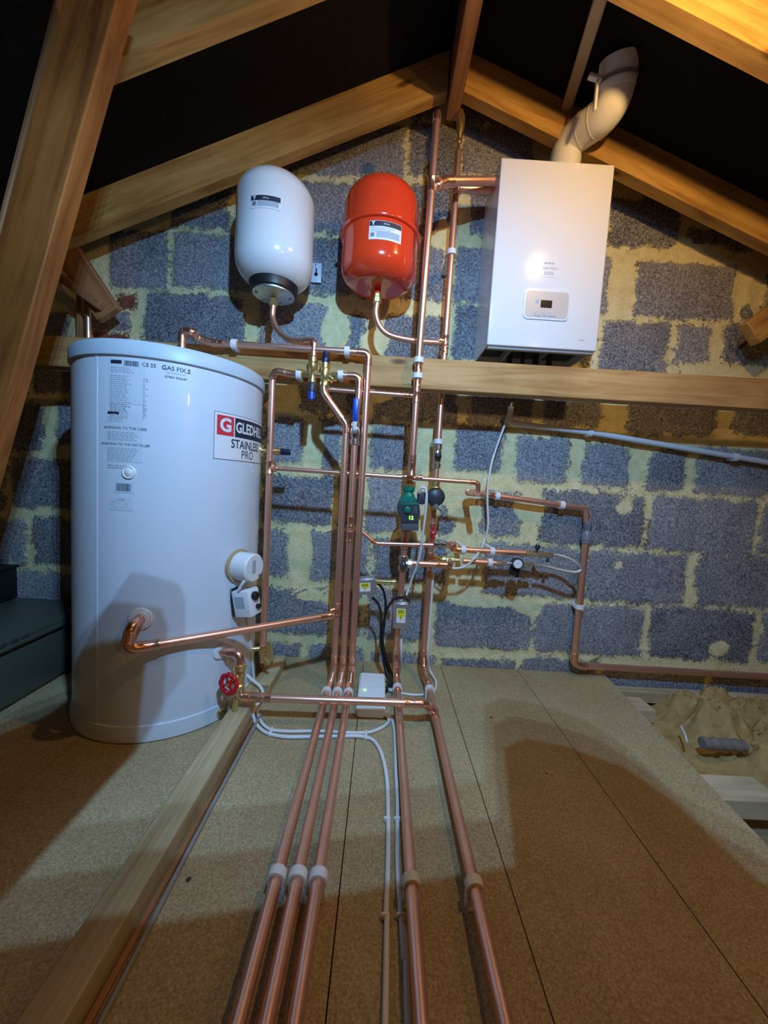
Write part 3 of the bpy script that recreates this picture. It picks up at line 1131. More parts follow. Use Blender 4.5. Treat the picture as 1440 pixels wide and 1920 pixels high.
# flange rings of the two lower outlets
a1, z_o1 = on_cyl(264, 1160)
n1 = Vector((math.cos(R(a1)), math.sin(R(a1)), 0))
o1 = Vector((CX, CY, z_o1)) + n1 * CR
MB().lathe([(0.030, -0.002), (0.030, 0.003), (0.026, 0.006), (0.023, 0.004), (0.021, 0.008), (0.016, 0.008)], o1, n1, 40).build('outlet_flange', 'plastic', cyl)
a2, z_o2 = on_cyl(412, 1222)
n2 = Vector((math.cos(R(a2)), math.sin(R(a2)), 0))
o2 = Vector((CX, CY, z_o2)) + n2 * CR
MB().lathe([(0.022, -0.002), (0.022, 0.004), (0.019, 0.006), (0.015, 0.006)], o2, n2, 40).build('outlet_flange', 'plastic', cyl)
a3, z_o3 = on_cyl(412, 1335)
n3 = Vector((math.cos(R(a3)), math.sin(R(a3)), 0))
MB().lathe([(0.015, -0.002), (0.015, 0.006), (0.012, 0.012), (0, 0.012)], Vector((CX, CY, z_o3)) + n3 * CR, n3, 24).build('plug', 'brass', cyl)
# temperature and pressure relief valve behind the left riser
pv = Vector((CX, CY, 0)) + Vector((math.cos(R(12)), math.sin(R(12)), 0)) * CR
pv.z = W(515, 846, 0.23).z
rv = MB().lathe([(0.022, -0.012), (0.022, 0.006), (0.008, 0.006), (0.008, 0.026), (0.014, 0.026), (0.014, 0.034), (0.010, 0.036), (0.010, 0.048), (0.013, 0.048), (0.013, 0.066), (0.008, 0.068)],
                pv, (1, 0.1, 0), 20).build('relief_valve', 'brass', cyl)
MB().lathe([(0.009, 0.066), (0.011, 0.070), (0.010, 0.100), (0, 0.101)], pv, (1, 0.1, 0), 20).build('valve_cap', 'navy', rv)

#==TANKS==
# ================================================================== EXPANSION VESSELS


def tank_surf(cx, cy, r, az=-90):
    def fn(u, v, l):
        a = R(az) + u / r
        return Vector((cx + math.cos(a) * (r + l), cy + math.sin(a) * (r + l), v))
    return Surf(fn)


def round_prof(r, z0, z1, rb, rt, zflat=0.0):
    pr = [(0.0, z0 - zflat)]
    for k in range(10):
        a = k / 9 * math.pi / 2
        pr.append((r - rb + rb * math.sin(a), z0 + rb - rb * math.cos(a)))
    for k in range(1, 10):
        a = k / 9 * math.pi / 2
        pr.append((r - rt + rt * math.cos(a), z1 - rt + rt * math.sin(a) * 1.0))
    pr.append((0.0, z1 + 0.008))
    return pr


TR = 0.131
TD = 0.152
wt = W(517, 440, TD)
wz0, wz1 = W(522, 533, TD + 0.03).z, W(500, 331, TD + 0.03).z
TWX = wt.x
tankw = MB().lathe(round_prof(TR, wz0, wz1, 0.082, 0.080), (TWX, -TD, 0), seg=64).build('expansion_vessel', 'enamel')
tag(tankw, 'white expansion vessel on the wall with a black ring and steel flange below', 'expansion vessel')
MB().lathe([(0.082, wz0 + 0.014), (0.084, wz0 + 0.004), (0.081, wz0 - 0.018), (0.068, wz0 - 0.021)], (TWX, -TD, 0), seg=48).build('flange_ring', 'black', tankw)
fl = MB().lathe([(0.060, wz0 - 0.016), (0.071, wz0 - 0.020), (0.071, wz0 - 0.025), (0.050, wz0 - 0.026), (0.030, wz0 - 0.028), (0.012, wz0 - 0.030)], (TWX, -TD, 0), seg=48).build('flange_plate', 'steel', tankw)
for k in range(6):
    a = R(20 + 60 * k)
    MB().lathe([(0.0065, 0), (0.0065, -0.004), (0.004, -0.006), (0, -0.006)], (TWX + 0.058 * math.cos(a), -TD + 0.058 * math.sin(a), wz0 - 0.025), seg=6, smooth=False).build('bolt', 'steel', fl)
ts = tank_surf(TWX, -TD, TR, -90)


def tank_label(parent, s, x0, y0, x1, y1, cx, cy, r, big):
    # corners measured on the vessel front
    def hit(x, y):
        v = ray(x, y)
        ox, oy = CAM.x - cx, CAM.y - cy
        A = v.x ** 2 + v.y ** 2
        B = ox * v.x + oy * v.y
        C_ = ox * ox + oy * oy - r * r
        t = (-B - math.sqrt(max(B * B - A * C_, 0))) / A
        p = CAM + v * t
        return (math.atan2(p.y - cy, p.x - cx) + math.pi / 2) * r, p.z
    (u0, z1), (u1, z0) = hit(x0, y0), hit(x1, y1)
    b = MB()
    s.rect(b, u0, z0, u1, z1, 0.0008, nu=10)
    lb = b.build('maker_label', 'sticker_w', parent)
    b = MB()
    s.rect(b, u0 + 0.001, z1 - 0.016, u1 - 0.001, z1 - 0.001, 0.0012, nu=10)
    b.build('black_band', 'ink', lb)
    b = MB()
    s.bars(b, u0 + 0.005, z0 + 0.008, u0 + 0.018, z0 + 0.020, 0.0012)
    b.build('label_print', 'ink', lb)
    b = MB()
    s.text(b, 'Y', u0 + 0.013, z1 - 0.0085, 0.014, 0.0016, 0.001)
    b.build('white_mark', 'sticker_w', lb)
    b = MB()
    s.text(b, 'zilmet', (u0 + u1) / 2 + 0.002, z1 - 0.0085, 0.008, 0.0016)
    b.build('maker_name', 'sticker_w', lb)
    b = MB()
    s.lines(b, u0 + 0.006, z1 - 0.020, u1 - 0.008, 3, 0.0052, 0.0024, 0.0012, 0.4, 11)
    b.build('label_small_print', 'ink_grey', lb)
    b = MB()
    s.rect(b, u0 + 0.024, z0 + 0.006, u1 - 0.006, z0 + 0.026, 0.0011, nu=8)
    b.build('print_panel', 'ink_grey', lb)


tank_label(tankw, ts, 471, 367, 526, 396, TWX, -TD, TR, True)

rt = W(714, 440, TD)
RZ0, RZ1 = W(712, 528, TD + 0.05).z, W(712, 334, TD + 0.05).z
RX = rt.x
tankr = MB().lathe(round_prof(TR, RZ0, RZ1, 0.060, 0.085), (RX, -TD, 0), seg=64).build('expansion_vessel', 'red')
tag(tankr, 'glossy red expansion vessel with a raised rim round its middle', 'expansion vessel')
zr = W(640, 446, TD).z
MB().lathe([(TR - 0.001, zr + 0.010), (TR + 0.003, zr + 0.008), (TR + 0.008, zr + 0.004), (TR + 0.009, zr - 0.002), (TR + 0.006, zr - 0.007), (TR - 0.001, zr - 0.009)], (RX, -TD, 0), seg=64).build('rim', 'red', tankr)
MB().lathe([(0.012, RZ0 + 0.01), (0.012, RZ0 - 0.018)], (RX, -TD, 0), seg=20).build('neck', 'red', tankr)
ts2 = tank_surf(RX, -TD, TR, -90)
tank_label(tankr, ts2, 693, 414, 751, 459, RX, -TD, TR, True)

# wall hooks that carry the vessels, and the empty spare bracket plate
for x, z, w_ in ((TWX, (wz0 + wz1) / 2 + 0.05, tankw), (RX, (RZ0 + RZ1) / 2 + 0.06, tankr)):
    MB().rbox((x, -0.008, z), (0.05, 0.022, 0.14), None, 0.002, 1).build('wall_bracket', 'steel', w_)
p = W(593, 512, 0.006)
b = MB().rbox(p, (0.040, 0.005, 0.072), None, 0.0018, 2)
plate = tag(b.build('bracket_plate', 'sticker'), 'small pale wall plate with a keyhole between the two vessels', 'bracket')
MB().lathe([(0.007, 0), (0.007, 0.0035)], p + Vector((0, -0.0005, -0.006)), (0, -1, 0), 16).build('keyhole', 'hole', plate)
MB().rbox(p + Vector((0, -0.0022, 0.008)), (0.005, 0.003, 0.018), None, 0.0008, 1).build('keyhole', 'hole', plate)
MB().lathe([(0.005, 0), (0.005, 0.004), (0, 0.005)], p + Vector((0, -0.0022, 0.024)), (0, -1, 0), 12).build('screw', 'steel', plate)

#==BOILER==
# ================================================================== BOILER
BX0, BX1, BZ0, BZ1, BDP = 0.328, 0.703, 1.241, 1.838, 0.21
boil = empty('boiler', ((BX0 + BX1) / 2, -BDP / 2, BZ0))
tag(boil, 'white wall-hung boiler with a small grey control panel, above the beam', 'boiler')
t = 0.004
b = MB()
b.box((BX0 + 0.002, -0.002, BZ0), (BX0 + 0.002 + t, -BDP + 0.018, BZ1 - 0.004))
b.box((BX1 - 0.002 - t, -0.002, BZ0), (BX1 - 0.002, -BDP + 0.018, BZ1 - 0.004))
b.box((BX0 + 0.002, -0.002, BZ1 - 0.004 - t), (BX1 - 0.002, -BDP + 0.018, BZ1 - 0.004))
b.box((BX0 + 0.006, -0.002, BZ0), (BX1 - 0.006, -0.006, BZ1 - 0.006))
b.build('case', 'case', boil)
MB().box((BX0 + 0.006, -0.004, BZ0 + 0.03), (BX1 - 0.006, -BDP + 0.02, BZ0 + 0.034)).build('chassis_floor', 'case_dark', boil)
MB().rbox(((BX0 + BX1) / 2, -BDP + 0.009, (BZ0 + BZ1) / 2), (BX1 - BX0, 0.018, BZ1 - BZ0), None, 0.004, 3).build('front_panel', 'case', boil)
MB().rbox(((BX0 + BX1) / 2, -BDP + 0.0165, BZ0 - 0.004), (BX1 - BX0 - 0.010, 0.015, 0.010), None, 0.002, 1).build('bottom_lip', 'grey_trim', boil)
for x in (BX0 + 0.10, BX0 + 0.23):
    MB().rbox((x, -BDP / 2, BZ0 + 0.015), (0.006, BDP - 0.05, 0.028), None, 0.001, 1).build('bracket_rib', 'grey_trim', boil)
for i, (x, r_) in enumerate(((0.45, 0.011), (0.50, 0.0075), (0.55, 0.011), (0.60, 0.011))):
    MB().lathe([(r_, BZ0 + 0.03), (r_, BZ0 - 0.03), (r_ * 1.3, BZ0 - 0.03), (r_ * 1.3, BZ0 - 0.05), (r_, BZ0 - 0.05), (r_, BZ0 - 0.09)], (x, -0.075, 0), seg=16).build('connection', 'dark', boil)
yf = -BDP
fs_ = Surf(lambda u, v, l: Vector((u, yf - l, v)))
# control panel
pc0, pc1 = W(977, 541, BDP), W(1072, 603, BDP)
cxp, czp = (pc0.x + pc1.x) / 2, (pc0.z + pc1.z) / 2
pw, ph = 0.158, 0.098


def rounded(b, cx, cz, w, h, r, y0, y1, n=6):
    poly = []
    for (sx, sz, a0) in ((1, 1, 0), (-1, 1, 90), (-1, -1, 180), (1, -1, 270)):
        for k in range(n + 1):
            a = R(a0 + 90 * k / n)
            poly.append((cx + sx * (w / 2 - r) + r * math.cos(a), cz + sz * (h / 2 - r) + r * math.sin(a)))
    b.prism(poly, y0, y1)
    return b


surr = rounded(MB(), cxp, czp, pw, ph, 0.018, yf + 0.001, yf - 0.0035).build('panel_surround', 'pvc', boil)
cp = rounded(MB(), cxp, czp, pw - 0.014, ph - 0.014, 0.013, yf - 0.001, yf - 0.0045).build('control_panel', 'panel', boil)
sc_ = W(1024.5, 570, BDP + 0.005)
MB().rbox((sc_.x, yf - 0.005, sc_.z), (0.038, 0.002, 0.024), None, 0.0005, 1).build('screen', 'hole', cp)
b = MB()
b.lathe([(0.0065, 0), (0.0065, 0.001), (0.0045, 0.0012)], (sc_.x - 0.031, yf - 0.0045, sc_.z + 0.008), (0, -1, 0), 20)
b.build('knob_mark', 'ink_grey', cp)
for k, (dx, w_) in enumerate(((-0.026, 0.024), (-0.001, 0.015), (0.024, 0.024))):
    bt = rounded(MB(), sc_.x + dx, sc_.z - 0.033, w_, 0.013, 0.003, yf - 0.0045, yf - 0.0056, 3).build('button', 'ink_grey', cp)
    rounded(MB(), sc_.x + dx, sc_.z - 0.033, w_ - 0.003, 0.010, 0.002, yf - 0.0054, yf - 0.0062, 3).build('button_face', 'panel', bt)
# stickers
pa = W(1031, 503, BDP)
b = MB()
fs_.rect(b, pa.x - 0.026, pa.z - 0.028, pa.x + 0.026, pa.z + 0.030, 0.0007)
sk = b.build('installer_label', 'case', boil)
b = MB()
fs_.text(b, 'GAS FIX.S', pa.x, pa.z - 0.001, 0.0115, 0.0012, 0.0001)
fs_.lines(b, pa.x - 0.020, pa.z + 0.018, pa.x + 0.016, 1, 0.005, 0.005, 0.0012, 0.1, 21)
fs_.lines(b, pa.x - 0.018, pa.z - 0.012, pa.x + 0.018, 2, 0.006, 0.0030, 0.0012, 0.15, 22)
b.build('label_print', 'ink_grey', sk)
pa = W(1090, 637, BDP)
b = MB()
fs_.lines(b, pa.x - 0.010, pa.z, pa.x + 0.012, 1, 0.005, 0.003, 0.0006, 0.05, 23)
b.build('model_mark', 'ink_grey', boil)

# flue
q_ = W(1060, 300, 0.115)
fp = [Vector((q_.x + 0.01, -0.115, BZ1 - 0.005)), W(1062, 268, 0.115), W(1150, 204, 0.262), W(1159, 134, 0.30)]
fp[0].x = fp[1].x
fp[3].z = AP_Z - SR * (fp[3].x - AP_X) + 0.012
#FLUE
path, cor = fillet(fp, 0.085, 12)
flue = MB().tube(path, 0.0525, 40).build('flue_pipe', 'flue')
tag(flue, 'glossy white flue pipe bending up from the boiler into the roof', 'flue')
for c in cor:
    d1, d2, arc = c
    for e, d in ((arc[0], d1), (arc[-1], d2)):
        MB().lathe([(0.0525, -0.002), (0.0533, -0.001), (0.0533, 0.003), (0.0525, 0.004)], e, d, 40).build('joint_ring', 'flue', flue)
top = fp[-1]
MB().lathe([(0.0526, -0.070), (0.0532, -0.069), (0.0532, 0.0)], top, fp[3] - fp[2], 40).build('cool_tint_sleeve', 'flue_cool_tint', flue)  # carries the painted cool light at the flue top
MB().lathe([(0.0530, -0.052), (0.056, -0.052), (0.056, -0.042), (0.0530, -0.042)], top, fp[3] - fp[2], 40).build('clamp_band', 'coupl', flue)
b = MB().rbox(top + Vector((-0.068, 0.0, -0.055)), (0.040, 0.016, 0.012), Matrix.Rotation(R(12), 3, 'Y'), 0.002, 1)
b.rbox(top + Vector((-0.060, 0.0, -0.105)), (0.008, 0.012, 0.085), None, 0.002, 1)
b.build('support_bracket', 'plastic', flue)
for s_ in (0.30, 0.45, 0.75):
    q = path[int(s_ * (len(path) - 1))]
    MB().lathe([(0.0032, 0.0515), (0.0032, 0.054), (0, 0.0545)], q, (-0.35, -1, 0.1), 10).build('screw', 'hole', flue)

#==PIPES==
# ================================================================== PIPEWORK
FD = 0.252      # distance of the pipes clipped on the face of the beam from the wall
Zv = Vector((0, 0, 1))
Xv = Vector((1, 0, 0))
Yv = Vector((0, 1, 0))


def vert(x, d, z):
    return Vector((x, -d, z))


def Wx(x, y, d, X):
    """height seen at pixel (x, y) on plane d, forced to coordinate X"""
    p = W(x, y, d)
    return Vector((X, -d, p.z))


# X positions of the five floor pipes
XA, XB, XC, XE, XG = -0.147, -0.110, -0.073, 0.094, 0.207
ZF = 0.040
YEND = -2.35


# --- three floor pipes and their risers
XVA, XVB, XVC, XVD = -0.132, -0.101, -0.070, -0.383
XF = 0.096


def floor_tail(xv, x, d):
    return [vert(xv, d, 0.085), vert((xv + x) / 2, d + 0.022, 0.050), vert(x, d + 0.055, ZF), vert(x, -YEND, ZF)]


zc1 = W(692, 662, FD).z
zc0 = W(398, 643, FD)
zt0 = W(342, 618, 0.285)
cyl_top = Vector((zt0.x, -0.285, CZ1 + 0.044))
pipe('tall copper riser from the cylinder top, third floor pipe from the left',
     [cyl_top, vert(zt0.x, 0.285, zt0.z - 0.006), vert(zt0.x + 0.035, 0.290, zt0.z - 0.006), vert(W(372, 636, FD).x, FD + 0.01, W(372, 636, FD).z), zc0,
      vert(XVC, FD, zc1)] + floor_tail(XVC, XC, FD), R22, 'all', sleeves=[(vert(XVC, FD, 0.12), Zv), (zc0 + Vector((0.02, 0, -0.0006)), Xv)])
zb1 = W(668, 705, FD).z
pipe('copper riser under the blue lever valve, middle one of the three floor pipes',
     [W(640, 704, FD), vert(W(674, 706, FD).x, FD, zb1), vert(W(674, 720, FD).x, FD, W(674, 742, FD).z), vert(XVB, FD, W(667, 775, FD).z)] + floor_tail(XVB, XB, FD), R22, [0],
     sleeves=[(vert(XVB, FD, 0.12), Zv), (vert(XVB, FD, W(655, 978, FD).z), Zv), (vert(XVB, FD, W(655, 1006, FD).z), Zv)])
pa0, pa1, pa2 = W(606, 718, FD), W(608, 738, FD), W(650, 796, FD)
pipe('copper riser kinking down from the brass valves, leftmost of the three floor pipes',
     [pa0, pa1, vert(XVA, FD, pa2.z)] + floor_tail(XVA, XA, FD), R22, [0, 1], rad=0.03,
     sleeves=[(vert(XVA, FD, 0.12), Zv)], tees=[(vert(XVA, FD, W(623, 1142, FD).z), Zv, (-1, -0.35, -0.2))])
# --- left riser beside the cylinder
zd = W(520, 697, FD).z
pipe('copper riser standing close beside the right flank of the cylinder',
     [W(560, 703, FD), vert(W(548, 703, FD).x, FD, zd - 0.006), vert(XVD + 0.01, FD + 0.004, zd), vert(XVD, FD, zd - 0.02), vert(XVD, FD, 0.115)], R22, [0, 1],
     tees=[(vert(XVD, FD, W(512, 877, FD).z), Zv, Xv)])
p = vert(XVD, FD, 0.150)
dt = MB().lathe([(0.013, 0.012), (0.015, 0.006), (0.015, -0.02), (0.010, -0.03), (0.010, -0.05)], p, Zv, 16)
dt.lathe([(0.008, 0), (0.008, 0.03), (0.011, 0.032), (0.011, 0.045)], p, (-1, -0.3, 0), 14)
dt.lathe([(0.006, 0.0), (0.006, 0.03), (0.009, 0.031), (0.009, 0.036)], p + Vector((0, 0, -0.03)), (1, -0.5, -0.5), 12)
tag(dt.build('drain_tap', 'brass'), 'small brass drain tap at the foot of the left riser', 'tap')

# --- pump riser (front of beam) and its floor pipe
zf_top = W(820, 216, FD).z
pipe('tall copper riser in front of the beam with a capped end under the ridge',
     [vert(XF + 0.008, FD, zf_top), vert(XF, FD, W(785, 650, FD).z), vert(XF, FD, W(772, 868, FD).z), vert(XF - 0.002, 0.205, W(768, 905, 0.205).z), vert(XF - 0.002, 0.205, W(767, 915, 0.205).z)],
     R22, [1], rad=0.03, sleeves=[(vert(XF, FD, W(783, 690, FD).z), Zv), (vert(XF, FD, W(779, 716, FD).z), Zv), (vert(XF, FD, W(777, 745, FD).z), Zv)],
     tees=[(vert(XF + 0.006, FD, W(815, 347, FD).z), Zv, Xv), (vert(XF, FD, W(773, 880, FD).z), Zv, (0, 1, 0))])
b = MB().lathe([(R22 * 1.02, -0.02), (R22 * 1.2, -0.018), (R22 * 1.2, 0.004), (R22 * 0.7, 0.012), (0, 0.014)], vert(XF + 0.008, FD, zf_top), Zv, 16)
b.build('end_cap', 'copper_dull', bpy.data.objects['copper_pipe.004'])
# lower part below the pump
pipe('copper pipe dropping below the green pump, then fourth floor pipe from the left',
     [vert(XF - 0.004, 0.205, W(762, 990, 0.205).z), vert(0.090, 0.205, W(752, 1100, 0.205).z), vert(0.085, 0.205, 0.135), vert(XE - 0.003, 0.225, 0.065), vert(XE, 0.262, ZF), vert(XE, -YEND, ZF)],
     R22, [1, 2, 3], rad=0.03, sleeves=[(vert(0.0905, 0.205, W(757, 1020, 0.205).z), Zv)])
# --- boiler riser behind the beam and its floor pipe
GD = 0.132
XG0 = 0.196
pipe('copper riser passing behind the beam, then the rightmost pipe along the floor',
     [vert(XG0, GD, W(857, 285, GD).z), vert(XG0, GD, 0.10), vert(XG0 + 0.002, GD + 0.02, 0.062), vert(XG, GD + 0.075, ZF), vert(XG, -YEND, ZF)],
     R22, [0, 1, 2], rad=0.03, sleeves=[(vert(XG0, GD, W(829, 655, GD).z), Zv), (vert(XG0, GD, W(820, 845, GD).z), Zv)],
     tees=[(vert(XG0, GD, W(832, 641, GD).z), Zv, (-1, 0, 0.1)), (vert(XG0, GD, W(852, 352, GD).z), Zv, Xv), (vert(XG0, GD, W(805, 1047, GD).z), Zv, Xv),
           (Vector((XG, F(812, 1340, ZF).y, ZF)), (0, 1, 0), (-0.7, 0.2, 0.7))])
av = W(859, 262, GD)
b = MB().lathe([(0.008, -0.075), (0.008, -0.05), (0.011, -0.05), (0.011, -0.035), (0.006, -0.03), (0.006, -0.012), (0.010, -0.010), (0.010, 0.0), (0.006, 0.004), (0.009, 0.016), (0.0145, 0.036),
                (0.0155, 0.062), (0.013, 0.078), (0.007, 0.084), (0.007, 0.094), (0, 0.095)], vert(XG0, GD, av.z), Zv, 20)
tag(b.build('air_vent', 'brass'), 'brass bottle air vent on top of the riser beside the ridge board', 'air vent')

# --- boiler branches
p0 = vert(XF + 0.010, FD, W(818, 352, FD).z)
p1 = vert(W(836, 340, 0.235).x, 0.235, W(836, 340, 0.235).z)
pe = W(925, 339, 0.165)
pipe('bright thick copper branch from the front riser to the left side of the boiler', [p0, p1, Vector((0.345, pe.y, pe.z + 0.002))], R28, [0], rad=0.03)
p0 = vert(XG0 + 0.012, GD, W(858, 353, GD).z)
pe = W(915, 357, 0.11)
pipe('short thick copper branch from the rear riser to the boiler, lower of the two', [p0, Vector((0.345, -0.11, pe.z))], R28, [])

# --- vessel tails
zw = W(516, 552, TD).z
b0 = Vector((TWX, -TD, wz0 - 0.028))
nut = MB().lathe([(0.009, 0), (0.013, -0.002), (0.013, -0.012), (0.011, -0.014), (0.015, -0.016), (0.015, -0.030), (0.012, -0.032)], b0, seg=6, smooth=False)
tag(nut.build('brass_union', 'brass'), 'brass union nut under the white vessel', 'union')
va = W(588, 668, FD)
wt_ = spline([b0 + Vector((0, 0, -0.028)), vert(TWX, TD, W(517, 598, TD).z), W(523, 622, 0.17), W(542, 637, 0.205), W(570, 641, 0.24)], 7)
pipe('curved copper tail from the white vessel down to the brass valves',
     wt_[:-1] + [W(570, 641, 0.24), vert(va.x, FD, W(588, 638, FD).z), vert(va.x, FD, va.z)],
     R22 * 0.92, [len(wt_) - 1], rad=0.022, sleeves=[(W(572, 640, 0.243), Vector((1, -0.2, 0)))])
b0 = Vector((RX, -TD, RZ0 - 0.016))
nut = MB().lathe([(0.009, 0), (0.013, -0.002), (0.013, -0.012), (0.011, -0.014), (0.015, -0.016), (0.015, -0.030), (0.012, -0.032)], b0, seg=6, smooth=False)
tag(nut.build('brass_union', 'brass'), 'brass union nut under the red vessel', 'union')
ge = W(830, 643, GD)
rt_ = spline([b0 + Vector((0, 0, -0.028)), vert(RX - 0.002, TD, W(706, 590, TD).z), W(713, 613, TD), W(733, 629, 0.148), W(778, 639, 0.14), vert(XG0 - 0.015, GD, ge.z)], 7)
pipe('curved copper tail sweeping from the red vessel across to the rear riser', rt_, R22 * 0.92, [], rad=0.02)

# --- thin horizontal 15 mm pipes
hd = 0.222
q0, q1 = W(516, 878, hd), W(897, 905, hd)
pipe('thin bright copper pipe crossing the risers at mid height, from the left riser', [q0, q1, vert(q1.x, hd, q1.z - 0.034)], R15, [0], rad=0.016,
     sleeves=[(W(760, 894, hd), q1 - q0), (W(785, 895, hd), q1 - q0)])
qz = W(900, 924, 0.06)
pipe('copper pipe clipped to the blockwork above the gauge, bending down at its right end',
     [vert(q1.x, hd + 0.004, q1.z - 0.034), vert(q1.x, 0.06, W(892, 924, 0.06).z), W(925, 929, 0.042), W(1098, 953, 0.042), vert(0.827, 0.042, W(1104, 990, 0.042).z)], R22, [0, 1],
     rad=[0.02, 0.02, 0.02, 0.05])
pipe('copper pipe from the grey coupling down the wall and off to the right',
     [vert(0.827, 0.042, W(1100, 1008, 0.042).z), vert(0.827, 0.042, 0.052), vert(1.95, 0.042, 0.048)], 0.0135, 'all', rad=0.032)
cz1, cz0 = W(1104, 978, 0.042).z, W(1098, 1018, 0.042).z
hh = cz1 - cz0
b = MB().lathe([(0.0125, 0), (0.0175, 0.001), (0.0175, hh * 0.12), (0.0195, hh * 0.14), (0.0195, hh * 0.38), (0.0165, hh * 0.5), (0.0150, hh * 0.52), (0.0150, hh * 0.86), (0.0165, hh * 0.88), (0.0165, hh), (0.0125, hh)],
               vert(0.827, 0.042, cz0), Zv, 24)
cg = tag(b.build('pipe_coupling', 'coupl'), 'grey plastic coupling on the right-hand wall pipe', 'coupling')
for a in (-115, -75, -40, -150):
    m3 = Matrix.Rotation(R(a + 90), 3, 'Z')
    MB().rbox(vert(0.827, 0.042, cz0 + hh * 0.69) + m3 @ Vector((0, -0.0150, 0)), (0.003, 0.002, hh * 0.24), m3, 0.0006, 1).build('slot', 'black', cg)

# --- short link under the beam
q0, q1 = W(612, 730, 0.235), W(776, 742, 0.24)
pipe('thin bright copper link just under the beam, ending at the front riser', [q0, q1], R15, [], sleeves=[(W(764, 741, 0.239), q1 - q0)])

# --- filling loop pipes
k0, k1, k2 = W(672, 992, 0.226), W(705, 1019, 0.222), W(812, 1022, 0.215)
pipe('thin copper pipe bending off the middle riser towards the filling loop', [k0, k1, k2], R15, [0], rad=0.02)
k3, k4, k5, k6 = W(838, 1022, 0.19), W(851, 1023, 0.16), W(862, 1031, GD), W(986, 1037, GD)
b = MB().lathe([(0.009, 0), (0.0115, 0.002), (0.0115, 0.014), (0.0085, 0.016), (0.0085, 0.024), (0.012, 0.026), (0.012, 0.036), (0.009, 0.038), (0.009, 0.05)], k2, k3 - k2, 8, False)
tag(b.build('check_valve', 'chrome'), 'small nickel check valve in the upper filling pipe, left of its elbow', 'valve')
pipe('upper copper pipe of the filling loop, clipped to the wall', [k3, k4, vert(k4.x + 0.004, GD, k5.z), k6], R22, [0, 1], rad=0.016)
vz = W(808, 1047, GD)
m0, m1, m2 = W(812, 1047, GD), W(846, 1050, GD), W(872, 1051, GD)
b = MB().lathe([(0.010, 0), (0.013, 0.002), (0.013, 0.014), (0.009, 0.016), (0.009, 0.030), (0.013, 0.032), (0.013, 0.046), (0.009, 0.048), (0.009, 0.062), (0.0125, 0.064), (0.0125, 0.078), (0.009, 0.08), (0.009, 0.10)],
               m0, m2 - m0, 8, False)
tag(b.build('brass_fitting', 'brass'), 'row of brass nuts joining the rear riser to the lower filling pipe', 'fitting')
m3_, m4 = W(868, 1052, GD), W(932, 1056, GD)
pipe('lower copper pipe of the filling loop, short run left of the gauge', [m3_, m4], R22 * 0.95, [])
n0, n1_ = W(768, 1056, 0.20), W(843, 1060, 0.20)
pipe('bright horizontal copper branch from the valve under the pump', [n0, n1_, vert(n1_.x + 0.012, GD + 0.005, W(850, 1052, GD).z)], R22, [0], rad=0.02,
     sleeves=[(W(828, 1059, 0.20), n1_ - n0)])
# valve under the pump
vb = vert(0.0905, 0.205, W(756, 1056, 0.205).z)
b = MB().lathe([(0.013, 0.028), (0.017, 0.026), (0.017, 0.012), (0.014, 0.010), (0.014, -0.010), (0.017, -0.012), (0.017, -0.026), (0.013, -0.028)], vb, Zv, 16)
b.lathe([(0.012, 0), (0.012, 0.014), (0.017, 0.016), (0.017, 0.030), (0.0125, 0.032)], vb, Xv, 8, False)
iv = tag(b.build('isolating_valve', 'chrome'), 'nickel three-way valve with a dark knob below the green pump', 'valve')
MB().lathe([(0.008, 0.012), (0.013, 0.014), (0.013, 0.026), (0.009, 0.030), (0, 0.030)], vb, (0, -1, -0.25), 20).build('knob', 'dark', iv)

# cylinder outlet sweeping to the left riser
dO = -o1.y
s0 = o1 - n1 * 0.006
c0 = o1 + n1 * 0.048 + Vector((-0.004, 0, 0.0))
c1 = Vector((c0.x - 0.012, c0.y - 0.004, W(226, 1216, -c0.y).z))
c2 = vert(XVA - 0.012, FD + 0.004, W(614, 1152, FD).z)
cd_ = (c2 - c1).normalized()
pipe('long copper pipe curving out of the cylinder front to the leftmost riser', [s0, c0, c1, c2], R22 * 1.08, [0, 1], rad=0.030,
     sleeves=[(c1 + cd_ * 0.055, cd_), (c2 - cd_ * 0.03, cd_)])
# lower outlet, gate valve and pipe across the floor
s0 = o2 - n2 * 0.006
e0 = W(449, 1228, -o2.y + 0.01)
e0 = Vector((e0.x, o2.y - 0.006, o2.z))
zH = 0.088
hL, hR = F(482, 1308, zH), F(795, 1319, zH)
g_bot = Vector((e0.x + 0.002, hL.y, zH))
e1 = Vector((e0.x + 0.002, (e0.y + hL.y) / 2, W(447, 1252, -o2.y + 0.02).z))
pipe('short copper bend from the lower cylinder outlet down to the red gate valve', [s0, e0, e1], R22 * 1.08, [0], rad=0.022)
gv = Vector((e1.x, e1.y, (e1.z + zH) / 2 + 0.012))
hz = e1.z - zH
b = MB().lathe([(0.013, hz * 0.46), (0.018, hz * 0.44), (0.018, hz * 0.26), (0.013, hz * 0.22), (0.016, hz * 0.1), (0.016, -hz * 0.1), (0.013, -hz * 0.2), (0.017, -hz * 0.24), (0.017, -hz * 0.36)], gv, Zv, 18)
wd_ = Vector((-0.32, -1, 0.05)).normalized()
b.lathe([(0.013, 0.0), (0.013, 0.020), (0.008, 0.024), (0.008, 0.036), (0.004, 0.038), (0.004, 0.052)], gv, wd_, 16)
gvo = tag(b.build('gate_valve', 'brass'), 'brass gate valve with a red handwheel at the foot of the cylinder', 'valve')
wc = gv + wd_ * 0.046
ax = wd_
u = Vector((0, 0, 1)) - ax * ax.z
u.normalize()
v_ = ax.cross(u)
